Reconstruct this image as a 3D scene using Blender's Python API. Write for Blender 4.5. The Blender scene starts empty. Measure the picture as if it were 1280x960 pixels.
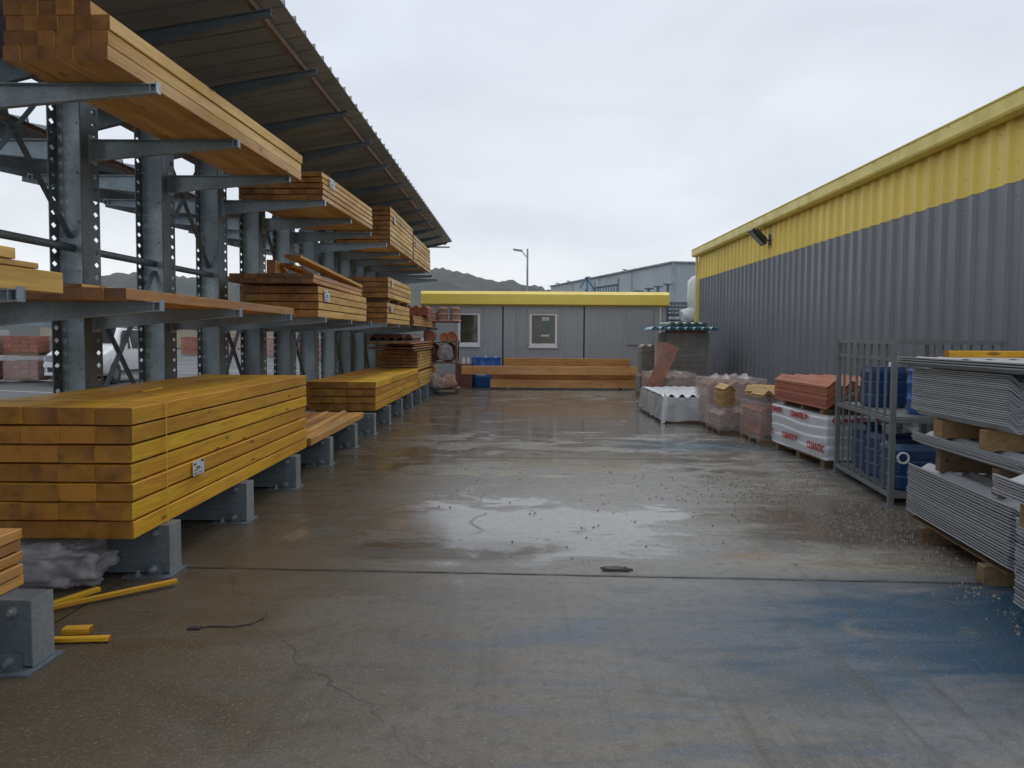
import bpy, math, random
from math import radians as RD, sin, cos, pi
from mathutils import Matrix, Vector, noise as MN
R0 = random.Random(7)
SC = bpy.context.scene
COL = SC.collection
# ------------------------------------------------------------------ camera
cam_d = bpy.data.cameras.new("camera"); cam = bpy.data.objects.new("camera", cam_d); COL.objects.link(cam)
f, ph, ya, ro, H = 1054.0, .0575, .0073, -.0064, 1.647
F = Vector((-sin(ya)*cos(ph), cos(ya)*cos(ph), -sin(ph))); R = Vector((cos(ya), sin(ya), 0)); U = R.cross(F)
R2 = R*cos(ro) - U*sin(ro); U2 = R*sin(ro) + U*cos(ro)
M = Matrix((R2, U2, -F)).transposed().to_4x4(); M.translation = (0, 0, H); cam.matrix_world = M
cam_d.sensor_width = 36; cam_d.lens = f/1280*36; cam_d.clip_start = .05; cam_d.clip_end = 6000
SC.camera = cam
# ------------------------------------------------------------------ sky and light
SUN_EL, SUN_AZ = RD(58), RD(20)
w = bpy.data.worlds.new("World"); SC.world = w; w.use_nodes = True
nt = w.node_tree; nt.nodes.clear(); N = nt.nodes.new; L = nt.links.new
out = N('ShaderNodeOutputWorld'); sky = N('ShaderNodeTexSky'); sky.sky_type = 'NISHITA'; sky.sun_disc = False
sky.sun_elevation = SUN_EL; sky.sun_rotation = SUN_AZ; sky.air_density = 1.5; sky.dust_density = 6
b1 = N('ShaderNodeBackground'); b1.inputs[1].default_value = .07; L(sky.outputs[0], b1.inputs[0])
tc = N('ShaderNodeTexCoord'); sp = N('ShaderNodeSeparateXYZ'); L(tc.outputs['Generated'], sp.inputs[0])
ns = N('ShaderNodeTexNoise'); ns.inputs['Scale'].default_value = 1.6; ns.inputs['Detail'].default_value = 6
mp = N('ShaderNodeMapping'); mp.inputs['Scale'].default_value = (1, 1, 3.2); L(tc.outputs['Generated'], mp.inputs[0]); L(mp.outputs[0], ns.inputs['Vector'])
ma = N('ShaderNodeMath'); ma.operation = 'MULTIPLY_ADD'; L(ns.outputs[0], ma.inputs[0]); ma.inputs[1].default_value = .62; L(sp.outputs[2], ma.inputs[2])
cr = N('ShaderNodeValToRGB'); L(ma.outputs[0], cr.inputs[0]); e = cr.color_ramp.elements
e[0].position = .31; e[0].color = (1.22, 1.25, 1.25, 1); e[1].position = .50; e[1].color = (.88, .94, 1.03, 1)
x = e.new(.72); x.color = (.76, .82, .92, 1); x = e.new(.98); x.color = (.80, .85, .93, 1)
b2 = N('ShaderNodeBackground'); b2.inputs[1].default_value = 1.0; n5 = N('ShaderNodeTexNoise'); n5.inputs['Scale'].default_value = 3.4; n5.inputs['Detail'].default_value = 7; n5.inputs['Distortion'].default_value = .6; mp5 = N('ShaderNodeMapping'); mp5.inputs['Scale'].default_value = (1, 1, 2.6); L(tc.outputs['Generated'], mp5.inputs[0]); L(mp5.outputs[0], n5.inputs['Vector'])
mr5 = N('ShaderNodeMapRange'); L(n5.outputs[0], mr5.inputs[0]); mr5.inputs[1].default_value = .3; mr5.inputs[2].default_value = .7; mr5.inputs[3].default_value = .93; mr5.inputs[4].default_value = 1.06
vm5 = N('ShaderNodeVectorMath'); vm5.operation = 'SCALE'; L(cr.outputs[0], vm5.inputs[0]); L(mr5.outputs[0], vm5.inputs['Scale']); L(vm5.outputs[0], b2.inputs[0])
mx = N('ShaderNodeMixShader'); mx.inputs[0].default_value = .9; L(b1.outputs[0], mx.inputs[1]); L(b2.outputs[0], mx.inputs[2]); L(mx.outputs[0], out.inputs[0])
sd = bpy.data.lights.new("sun", 'SUN'); sd.energy = .5; sd.angle = RD(25); sd.color = (1, .97, .93)
so = bpy.data.objects.new("sun", sd); COL.objects.link(so)
so.rotation_euler = Vector((sin(SUN_AZ)*cos(SUN_EL), cos(SUN_AZ)*cos(SUN_EL), sin(SUN_EL))).to_track_quat('Z', 'Y').to_euler()
SC.view_settings.view_transform = 'Standard'; SC.view_settings.look = 'None'; SC.view_settings.exposure = 0; SC.view_settings.gamma = 1
# ------------------------------------------------------------------ materials
def mat(name):
    m = bpy.data.materials.new(name); m.use_nodes = True; t = m.node_tree
    return m, t, t.nodes['Principled BSDF'], t.nodes.new, t.links.new
def nz(t, scale, detail=4, vec=None, dist=0, rough=.55):
    n = t.nodes.new('ShaderNodeTexNoise'); n.inputs['Scale'].default_value = scale; n.inputs['Detail'].default_value = detail
    n.inputs['Distortion'].default_value = dist; n.inputs['Roughness'].default_value = rough
    if vec: t.links.new(vec, n.inputs['Vector'])
    return n
def ramp(t, fac, *stops):
    r = t.nodes.new('ShaderNodeValToRGB'); t.links.new(fac, r.inputs[0]); e = r.color_ramp.elements
    while len(e) < len(stops): e.new(.5)
    for i, (p, c) in enumerate(stops):
        e[i].position = p; e[i].color = (*c, 1) if len(c) == 3 else c
    return r
def mixc(t, a, b, fac, mode='MIX'):
    m = t.nodes.new('ShaderNodeMix'); m.data_type = 'RGBA'; m.blend_type = mode
    for s, v in ((0, fac), (6, a), (7, b)):
        if isinstance(v, (int, float)): m.inputs[s].default_value = v
        elif isinstance(v, tuple): m.inputs[s].default_value = (*v, 1)
        else: t.links.new(v, m.inputs[s])
    return m.outputs[2]
def mth(t, op, a, b=None, c=None, clamp=False):
    m = t.nodes.new('ShaderNodeMath'); m.operation = op; m.use_clamp = clamp
    for i, v in enumerate((a, b, c)):
        if v is None: continue
        if isinstance(v, (int, float)): m.inputs[i].default_value = v
        else: t.links.new(v, m.inputs[i])
    return m.outputs[0]
def objco(t, scale=(1, 1, 1), rnd=True, world=False):
    if world:
        g = t.nodes.new('ShaderNodeNewGeometry'); v = g.outputs['Position']
    else:
        g = t.nodes.new('ShaderNodeTexCoord'); v = g.outputs['Object']
    if rnd:
        oi = t.nodes.new('ShaderNodeObjectInfo'); a = t.nodes.new('ShaderNodeVectorMath'); a.operation = 'ADD'
        s = t.nodes.new('ShaderNodeVectorMath'); s.operation = 'SCALE'; s.inputs[0].default_value = (13.7, 41.3, 27.1); t.links.new(oi.outputs['Random'], s.inputs['Scale'])
        t.links.new(v, a.inputs[0]); t.links.new(s.outputs[0], a.inputs[1]); v = a.outputs[0]
    m = t.nodes.new('ShaderNodeMapping'); m.inputs['Scale'].default_value = scale; t.links.new(v, m.inputs[0])
    return m.outputs[0]
def bump(t, bs, h, strength=.3, dist=.01):
    b = t.nodes.new('ShaderNodeBump'); b.inputs['Strength'].default_value = strength; b.inputs['Distance'].default_value = dist
    t.links.new(h, b.inputs['Height']); t.links.new(b.outputs[0], bs.inputs['Normal'])
def rndval(t, lo, hi):
    oi = t.nodes.new('ShaderNodeObjectInfo'); m = t.nodes.new('ShaderNodeMapRange'); t.links.new(oi.outputs['Random'], m.inputs[0])
    m.inputs[3].default_value = lo; m.inputs[4].default_value = hi; return m.outputs[0]
def hsv(t, col, val=None, hue=None, sat=None):
    h = t.nodes.new('ShaderNodeHueSaturation'); t.links.new(col, h.inputs['Color'])
    for k, v in (('Value', val), ('Hue', hue), ('Saturation', sat)):
        if v is not None: t.links.new(v, h.inputs[k])
    return h.outputs[0]
def wood(name, base, dark, rough=.5, var=.16, wear=.0):
    m, t, bs, N, L = mat(name)
    g = nz(t, 1, 7, objco(t, (26, 1.3, 26)), .9, .62)
    c = ramp(t, g.outputs[0], (.30, dark), (.52, base), (.72, tuple(min(1, v*1.12) for v in base))).outputs[0]
    g4 = nz(t, 1, 6, objco(t, (70, 2.2, 70)), .3, .7); c = mixc(t, c, tuple(v*.55 for v in dark), ramp(t, g4.outputs[0], (.52, (0, 0, 0)), (.74, (.6,)*3)).outputs[0])
    g2 = nz(t, 1, 3, objco(t, (1.1, .5, 1.1)), .4)
    c = mixc(t, c, tuple(v*.62 for v in dark), ramp(t, g2.outputs[0], (.42, (0, 0, 0)), (.75, (.65,)*3)).outputs[0])
    v = N('ShaderNodeTexVoronoi'); v.inputs['Scale'].default_value = 1; L(objco(t, (8, 2.3, 8)), v.inputs['Vector'])
    c = mixc(t, c, tuple(v_*.35 for v_ in dark), ramp(t, v.outputs['Distance'], (.07, (.9,)*3), (.16, (0, 0, 0))).outputs[0])
    if wear:
        g3 = nz(t, 1, 5, objco(t, (3, .8, 9)), .2); c = mixc(t, c, (.28, .23, .17), ramp(t, g3.outputs[0], (.45, (0, 0, 0)), (.7, (wear,)*3)).outputs[0])
    c = hsv(t, c, rndval(t, 1-var, 1+var), rndval(t, .492, .508)); L(c, bs.inputs['Base Color'])
    L(ramp(t, g2.outputs[0], (.3, (rough-.12,)*3), (.7, (rough+.15,)*3)).outputs[0], bs.inputs['Roughness'])
    bump(t, bs, g.outputs[0], .35, .004); return m
def endgrain(name, base, dark):
    m, t, bs, N, L = mat(name)
    wv = N('ShaderNodeTexWave'); wv.wave_type = 'RINGS'; wv.rings_direction = 'Y'; wv.inputs['Scale'].default_value = 26; wv.inputs['Distortion'].default_value = 3.5
    wv.inputs['Detail'].default_value = 3
    tcn = N('ShaderNodeTexCoord'); oi = N('ShaderNodeObjectInfo'); cx = N('ShaderNodeCombineXYZ')
    r1 = mth(t, 'MULTIPLY_ADD', oi.outputs['Random'], .22, -.11); r2 = mth(t, 'SINE', mth(t, 'MULTIPLY', oi.outputs['Random'], 91.)); r2 = mth(t, 'MULTIPLY', r2, .06)
    L(r1, cx.inputs[0]); L(r2, cx.inputs[2]); ad = N('ShaderNodeVectorMath'); L(tcn.outputs['Object'], ad.inputs[0]); L(cx.outputs[0], ad.inputs[1]); L(ad.outputs[0], wv.inputs['Vector'])
    c = mixc(t, base, dark, mth(t, 'MULTIPLY', wv.outputs['Fac'], .8))
    n = nz(t, 6, 5, objco(t)); c = mixc(t, c, tuple(v*.45 for v in dark), ramp(t, n.outputs[0], (.42, (0, 0, 0)), (.7, (.8,)*3)).outputs[0])
    L(hsv(t, c, rndval(t, .75, 1.2)), bs.inputs['Base Color']); bs.inputs['Roughness'].default_value = .6
    bump(t, bs, nz(t, 160, 3, objco(t)).outputs[0], .4, .003); return m
def paint(name, col, rough=.45, metal=0, var=.06, dirt=.25, dirtcol=(.09, .08, .06), nscale=3, bumps=0, world=False, rnd=0.0, streak=False):
    m, t, bs, N, L = mat(name)
    n = nz(t, nscale, 6, objco(t, (1, 1, .18) if streak else (1, 1, 1), world=world, rnd=not world))
    c = mixc(t, col, dirtcol, ramp(t, n.outputs[0], (.42, (0, 0, 0)), (.78, (dirt,)*3)).outputs[0])
    n2 = nz(t, nscale*9, 4, objco(t, world=world, rnd=not world)); c = mixc(t, c, tuple(v*(1-var*3) for v in col), mth(t, 'MULTIPLY', n2.outputs[0], .5))
    if rnd: c = hsv(t, c, rndval(t, 1-rnd, 1+rnd))
    L(c, bs.inputs['Base Color']); bs.inputs['Metallic'].default_value = metal
    L(ramp(t, n.outputs[0], (.3, (max(.05, rough-.1),)*3), (.7, (min(1, rough+.15),)*3)).outputs[0], bs.inputs['Roughness'])
    if bumps: bump(t, bs, n2.outputs[0], bumps, .006)
    return m
def galv(name, col, metal=.55, rough=.42):
    m, t, bs, N, L = mat(name)
    v = N('ShaderNodeTexVoronoi'); v.inputs['Scale'].default_value = 55; L(objco(t), v.inputs['Vector'])
    n = nz(t, 2.2, 5, objco(t, (1, 1, .5)))
    c = mixc(t, tuple(a*.85 for a in col), tuple(a*1.2 for a in col), v.outputs['Color'])
    c = mixc(t, c, tuple(a*.5 for a in col), ramp(t, n.outputs[0], (.4, (0, 0, 0)), (.75, (.8,)*3)).outputs[0])
    L(c, bs.inputs['Base Color']); bs.inputs['Metallic'].default_value = metal
    L(ramp(t, n.outputs[0], (.3, (rough-.1,)*3), (.7, (rough+.18,)*3)).outputs[0], bs.inputs['Roughness']); return m
MY = wood('wood_yellow', (.80, .44, .022), (.58, .27, .013), .55); MYE = endgrain('endgrain_yellow', (.46, .215, .018), (.27, .11, .010))
MP = wood('wood_pale', (.76, .46, .12), (.54, .29, .06), .5); MPE = endgrain('endgrain_pale', (.42, .195, .045), (.22, .09, .02))
MO = wood('wood_orange', (.62, .32, .09), (.44, .19, .05), .5, wear=.2); MOE = endgrain('endgrain_brown', (.26, .12, .04), (.13, .06, .02))
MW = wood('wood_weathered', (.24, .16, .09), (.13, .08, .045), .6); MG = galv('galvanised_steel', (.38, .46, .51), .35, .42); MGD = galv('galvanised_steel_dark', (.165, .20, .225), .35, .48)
MGL = galv('galvanised_plate', (.32, .355, .37), .35, .45)
MRU = paint('roof_sheet_underside', (.33, .35, .36), .5, .2, dirt=.5, dirtcol=(.17, .165, .155), nscale=1.5, streak=False)
MPU = paint('purlin_primer', (.27, .17, .13), .6, dirt=.4)
MGW = paint('grey_cladding', (.20, .212, .238), .38, 0, dirt=.35, dirtcol=(.13, .135, .145), nscale=2, streak=True, rnd=.04)
MYW = paint('yellow_cladding', (.88, .68, .13), .42, 0, dirt=.25, dirtcol=(.42, .33, .06), nscale=2, streak=True, rnd=.04)
MYG = paint('yellow_gutter', (.82, .68, .16), .4, dirt=.4, dirtcol=(.3, .26, .1))
MYF = paint('yellow_fascia', (.95, .74, .13), .4, dirt=.15, dirtcol=(.5, .42, .1))
MOF = paint('office_panel', (.40, .41, .43), .5, dirt=.3, dirtcol=(.3, .3, .31), nscale=1.4, streak=True)
MWH = paint('white_frame', (.88, .88, .88), .4, dirt=.15)
MDK = paint('dark_gap', (.03, .03, .033), .6)
MSH = paint('fibre_sheet', (.38, .395, .415), .5, dirt=.4, dirtcol=(.18, .18, .18), nscale=3, rnd=.22, bumps=.1)
MSC = paint('concrete_sheet', (.33, .31, .28), .8, dirt=.7, dirtcol=(.09, .085, .08), nscale=3, rnd=.15, bumps=.3)
MTE = paint('terracotta', (.46, .17, .095), .7, dirt=.5, dirtcol=(.25, .12, .08), nscale=5, rnd=.18, bumps=.2)
MTP = paint('terracotta_pale', (.52, .34, .26), .75, dirt=.5, dirtcol=(.3, .2, .16), nscale=6, rnd=.15, bumps=.2)
MTO = paint('ochre_tile', (.55, .36, .16), .7, dirt=.5, dirtcol=(.3, .19, .09), nscale=6, rnd=.15, bumps=.2)
MTD = paint('dark_red_tile', (.17, .06, .045), .6, dirt=.4, nscale=6, rnd=.2)
MBL = paint('blue_plastic', (.02, .12, .40), .32, dirt=.25, dirtcol=(.05, .09, .17))
MBC = paint('dark_blue_plastic', (.010, .05, .15), .35, dirt=.3, dirtcol=(.05, .08, .12))
MBS = paint('blue_translucent_sheet', (.24, .50, .60), .35, dirt=.3, dirtcol=(.2, .3, .32))
MGS = paint('green_sheet', (.24, .31, .28), .5, dirt=.5)
MCG = paint('cage_steel', (.19, .205, .21), .5, .2, dirt=.4)
MWP = paint('white_pack_film', (.66, .69, .73), .28, dirt=.2, dirtcol=(.4, .42, .45), nscale=2)
MRD = paint('red_print', (.45, .03, .035), .4, dirt=.1); MIN = paint('black_print', (.03, .03, .035), .5, dirt=0); MLB = paint('label_paper', (.72, .73, .72), .5, dirt=.15)
MTW = paint('white_tarp', (.74, .77, .80), .35, dirt=.2, dirtcol=(.5, .52, .55), nscale=4)
MVB = paint('van_paint', (.80, .81, .82), .18, dirt=.1, dirtcol=(.4, .38, .35)); MTY = paint('rubber', (.018, .018, .018), .7); MGR = paint('grille_black', (.02, .02, .022), .35)
MAL = paint('wheel_alloy', (.16, .165, .17), .45, .3); MHL = paint('headlamp_glass', (.35, .38, .4), .1, .3)
MST = paint('yellow_strap', (.7, .5, .08), .4)
MBK = paint('far_cladding', (.40, .44, .475), .5, dirt=.3, dirtcol=(.24, .27, .30), nscale=.3, streak=True)  # pale bluish tone: fading in distant haze is put into the colour
MBR = paint('brick_pallet_red', (.36, .14, .10), .7, dirt=.5, dirtcol=(.26, .14, .11), nscale=4, rnd=.2)
MBE = paint('beige_render', (.42, .36, .27), .8, dirt=.2)
def film(name, col, alpha):
    m, t, bs, N, L = mat(name); bs.inputs['Base Color'].default_value = (*col, 1); bs.inputs['Roughness'].default_value = .12
    n = nz(t, 4, 3, objco(t, (1, 1, 1.6))); L(ramp(t, n.outputs[0], (.35, (alpha-.06,)*3), (.7, (min(1, alpha+.16),)*3)).outputs[0], bs.inputs['Alpha'])
    bump(t, bs, nz(t, 7, 3, objco(t, (1, 1, 1.5)), 1.2).outputs[0], .5, .02); return m
MFM = film('plastic_film', (.60, .58, .58), .24); MFP = film('pink_plastic_film', (.66, .58, .56), .40); MFC = film('milky_film', (.60, .58, .62), .42)
def glass():
    m, t, bs, N, L = mat('window_glass'); bs.inputs['Base Color'].default_value = (.045, .05, .042, 1); bs.inputs['Roughness'].default_value = .06
    n = nz(t, .9, 3, objco(t)); L(ramp(t, n.outputs[0], (.3, (.03, .034, .03)), (.7, (.10, .095, .06))).outputs[0], bs.inputs['Base Color']); return m
MGLS = glass()
# wet concrete of the yard
def ell(t, x, y, cx, cy, rx, ry, n, lo=.75, hi=1.25):
    dx = mth(t, 'DIVIDE', mth(t, 'SUBTRACT', x, cx), rx); dy = mth(t, 'DIVIDE', mth(t, 'SUBTRACT', y, cy), ry)
    d = mth(t, 'SQRT', mth(t, 'ADD', mth(t, 'MULTIPLY', dx, dx), mth(t, 'MULTIPLY', dy, dy)))
    d = mth(t, 'ADD', d, mth(t, 'MULTIPLY', mth(t, 'SUBTRACT', n, .5), 2.6))
    r = t.nodes.new('ShaderNodeMapRange'); t.links.new(d, r.inputs[0]); r.inputs[1].default_value = lo; r.inputs[2].default_value = hi; r.inputs[3].default_value = 1; r.inputs[4].default_value = 0
    return r.outputs[0]
def concrete():
    m, t, bs, N, L = mat('wet_concrete')
    g = N('ShaderNodeNewGeometry'); P = g.outputs['Position']; s = N('ShaderNodeSeparateXYZ'); L(P, s.inputs[0]); X, Y = s.outputs[0], s.outputs[1]
    def M2(sc, rot=0):
        q = N('ShaderNodeMapping'); q.inputs['Scale'].default_value = sc; q.inputs['Rotation'].default_value = (0, 0, rot); L(P, q.inputs[0]); return q.outputs[0]
    big = nz(t, .45, 5, M2((1, 1, 1)), .6); mid = nz(t, 1.5, 7, M2((.8, 1.3, 1)), .8, .62); fine = nz(t, 60, 4, M2((1, 1, 1))); spk = nz(t, 170, 2, M2((1, 1, 1)))
    c = ramp(t, mid.outputs[0], (.30, (.155, .146, .128)), (.5, (.220, .210, .190)), (.70, (.285, .275, .255))).outputs[0]
    # brown silt and painted shade of the canopy to the left, paler grey to the centre
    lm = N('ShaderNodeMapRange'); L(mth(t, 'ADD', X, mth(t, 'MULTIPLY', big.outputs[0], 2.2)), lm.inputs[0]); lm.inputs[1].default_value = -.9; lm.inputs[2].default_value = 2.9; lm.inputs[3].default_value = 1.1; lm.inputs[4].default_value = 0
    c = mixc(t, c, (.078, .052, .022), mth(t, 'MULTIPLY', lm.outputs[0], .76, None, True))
    # blue pigment stains near the right front and faint smears in the middle
    sm = nz(t, 1.1, 8, M2((.55, 1.9, 1), .15), 1.2, .68); smf = nz(t, 2.3, 7, M2((.6, 1.7, 1), .2), .6, .66)
    e1 = ell(t, X, Y, 3.0, 4.65, 1.9, 1.2, sm.outputs[0], .45, 1.35)
    c = mixc(t, c, (.006, .062, .125), mth(t, 'MULTIPLY', e1, .98))
    e2 = ell(t, X, Y, .9, 3.9, 1.7, 2.6, smf.outputs[0], .2, 1.3); c = mixc(t, c, (.04, .10, .18), mth(t, 'MULTIPLY', e2, ramp(t, sm.outputs[0], (.46, (0,)*3), (.62, (.6,)*3)).outputs[0]))
    e3 = ell(t, X, Y, 2.9, 12.6, 1.5, .7, sm.outputs[0], .3, 1.2); c = mixc(t, c, (.03, .12, .19), mth(t, 'MULTIPLY', e3, .7))
    # pale patch with the sky's reflection painted in, ochre silt, dark oil
    e4 = ell(t, X, Y, .9, 7.6, 2.1, 1.9, mid.outputs[0], .5, 1.3); c = mixc(t, c, (.30, .30, .29), mth(t, 'MULTIPLY', e4, .6))
    e5 = ell(t, X, Y, 2.9, 6.05, 1.4, .28, sm.outputs[0], .6, 1.2); c = mixc(t, c, (.29, .26, .20), mth(t, 'MULTIPLY', e5, .8))
    e6 = ell(t, X, Y, 1.75, 6.3, .34, .14, sm.outputs[0], .7, 1.1); c = mixc(t, c, (.26, .17, .05), mth(t, 'MULTIPLY', e6, .55))
    e7 = ell(t, X, Y, 3.0, 7.6, 1.2, 1.5, sm.outputs[0], .5, 1.2); c = mixc(t, c, (.075, .055, .035), mth(t, 'MULTIPLY', e7, .7))
    e8 = ell(t, X, Y, -.55, 6.4, .9, .55, sm.outputs[0], .5, 1.0); c = mixc(t, c, (.06, .045, .026), mth(t, 'MULTIPLY', e8, .8))
    # ring stain
    rx = mth(t, 'DIVIDE', mth(t, 'SUBTRACT', X, 2.22), .34); ry = mth(t, 'DIVIDE', mth(t, 'SUBTRACT', Y, 4.72), .20)
    rd = mth(t, 'SQRT', mth(t, 'ADD', mth(t, 'MULTIPLY', rx, rx), mth(t, 'MULTIPLY', ry, ry))); rd = mth(t, 'ABSOLUTE', mth(t, 'SUBTRACT', mth(t, 'ADD', rd, mth(t, 'MULTIPLY', fine.outputs[0], .12)), 1.05))
    c = mixc(t, c, (.30, .26, .20), mth(t, 'MULTIPLY', ramp(t, rd, (.02, (.6,)*3), (.22, (0,)*3)).outputs[0], ramp(t, smf.outputs[0], (.44, (0,)*3), (.6, (.6,)*3)).outputs[0]))
    tl = nz(t, 1, 4, M2((9, .22, 1), .10), .2); c = mixc(t, c, (.075, .065, .052), mth(t, 'MULTIPLY', ramp(t, tl.outputs[0], (.55, (0,)*3), (.68, (.6,)*3)).outputs[0], ell(t, X, Y, 1.8, 3.6, 3.2, 2.4, mid.outputs[0], .3, 1.3)))
    for k_, yj in enumerate((.9, 5.74, 11.28, 14.86, 19.55, 24.2)):
        jd = mth(t, 'ABSOLUTE', mth(t, 'SUBTRACT', mth(t, 'SUBTRACT', Y, mth(t, 'MULTIPLY', X, -.042)), yj)); jd = mth(t, 'ADD', jd, mth(t, 'MULTIPLY', mth(t, 'SUBTRACT', big.outputs[0], .5), .10))
        jr = N('ShaderNodeMapRange'); L(jd, jr.inputs[0]); w_ = .012+.006*k_; jr.inputs[1].default_value = w_; jr.inputs[2].default_value = w_*3.2; jr.inputs[3].default_value = .5; jr.inputs[4].default_value = 0
        c = mixc(t, c, (.035, .03, .024), jr.outputs[0])
    # cracks
    vo = N('ShaderNodeTexVoronoi'); vo.feature = 'DISTANCE_TO_EDGE'; vo.inputs['Scale'].default_value = .30; wn = nz(t, 2.5, 5, M2((1, 1, 1)))
    va = N('ShaderNodeVectorMath'); va.operation = 'MULTIPLY_ADD'; L(wn.outputs['Color'], va.inputs[0]); va.inputs[1].default_value = (.35, .35, 0); L(P, va.inputs[2]); L(va.outputs[0], vo.inputs['Vector'])
    ck = ramp(t, vo.outputs['Distance'], (.0006, (1,)*3), (.0032, (0,)*3)).outputs[0]; ckm = mth(t, 'MULTIPLY', ck, ramp(t, big.outputs[0], (.50, (0,)*3), (.58, (.55,)*3)).outputs[0])
    c = mixc(t, c, (.02, .018, .015), ckm)
    c = mixc(t, c, (.04, .036, .03), ramp(t, spk.outputs[0], (.56, (0,)*3), (.70, (.75,)*3)).outputs[0])
    c = mixc(t, c, (.36, .34, .30), ramp(t, fine.outputs[0], (.56, (0,)*3), (.74, (.5,)*3)).outputs[0])
    g8 = nz(t, 14, 5, M2((1, 1, 1)), .3); c = mixc(t, c, (.07, .062, .05), ramp(t, g8.outputs[0], (.50, (0,)*3), (.72, (.5,)*3)).outputs[0])
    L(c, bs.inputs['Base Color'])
    # water film: mirror in puddles, damp elsewhere, drier towards the camera
    p1 = ell(t, X, Y, -.1, 7.3, 1.9, 1.35, mid.outputs[0], .66, .98); p2 = ell(t, X, Y, 2.9, 7.2, 1.5, 1.1, mid.outputs[0], .66, .98); p3 = ell(t, X, Y, 1.0, 17, 4, 6.5, mid.outputs[0], .6, 1.1)
    p4 = ell(t, X, Y, .5, 11.2, 4, 1.6, mid.outputs[0], .6, .9)
    pd = mth(t, 'MAXIMUM', mth(t, 'MAXIMUM', p1, p2), mth(t, 'MAXIMUM', p3, p4))
    nr = N('ShaderNodeMapRange'); L(Y, nr.inputs[0]); nr.inputs[1].default_value = 3.5; nr.inputs[2].default_value = 7; nr.inputs[3].default_value = .48; nr.inputs[4].default_value = .27
    base = mth(t, 'ADD', nr.outputs[0], mth(t, 'MULTIPLY', mth(t, 'SUBTRACT', mid.outputs[0], .5), .5)); rr = mth(t, 'MULTIPLY_ADD', pd, mth(t, 'MULTIPLY', mth(t, 'SUBTRACT', base, .10), -.85), base, True)
    L(rr, bs.inputs['Roughness']); bs.inputs['IOR'].default_value = 1.38
    h = mth(t, 'MULTIPLY', mth(t, 'ADD', mth(t, 'MULTIPLY', fine.outputs[0], .55), mth(t, 'MULTIPLY', spk.outputs[0], .4)), mth(t, 'MULTIPLY_ADD', pd, -.93, 1))
    h = mth(t, 'ADD', h, mth(t, 'MULTIPLY', ckm, -.8)); bump(t, bs, h, .8, .006)
    return m
MCO = concrete()
def asphalt():
    m, t, bs, N, L = mat('wet_asphalt'); v = objco(t, world=True, rnd=False); n = nz(t, .25, 5, v); n2 = nz(t, 40, 4, v)
    L(mixc(t, ramp(t, n.outputs[0], (.35, (.045, .047, .052)), (.65, (.085, .088, .094))).outputs[0], (.14, .14, .14), mth(t, 'MULTIPLY', n2.outputs[0], .3)), bs.inputs['Base Color'])
    L(ramp(t, n.outputs[0], (.35, (.42,)*3), (.65, (.75,)*3)).outputs[0], bs.inputs['Roughness']); bump(t, bs, n2.outputs[0], .8, .006); return m
MAS = asphalt()
def hillm():
    m, t, bs, N, L = mat('hill_scrub'); v = objco(t, world=True, rnd=False); n = nz(t, .03, 8, v, .3, .65); n2 = nz(t, .006, 3, v)
    c = ramp(t, n.outputs[0], (.38, (.018, .023, .020)), (.52, (.038, .043, .038)), (.66, (.085, .083, .077))).outputs[0]
    L(mixc(t, c, (.035, .045, .032), n2.outputs[0]), bs.inputs['Base Color']); bs.inputs['Roughness'].default_value = .95; return m
MHI = hillm()
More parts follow.
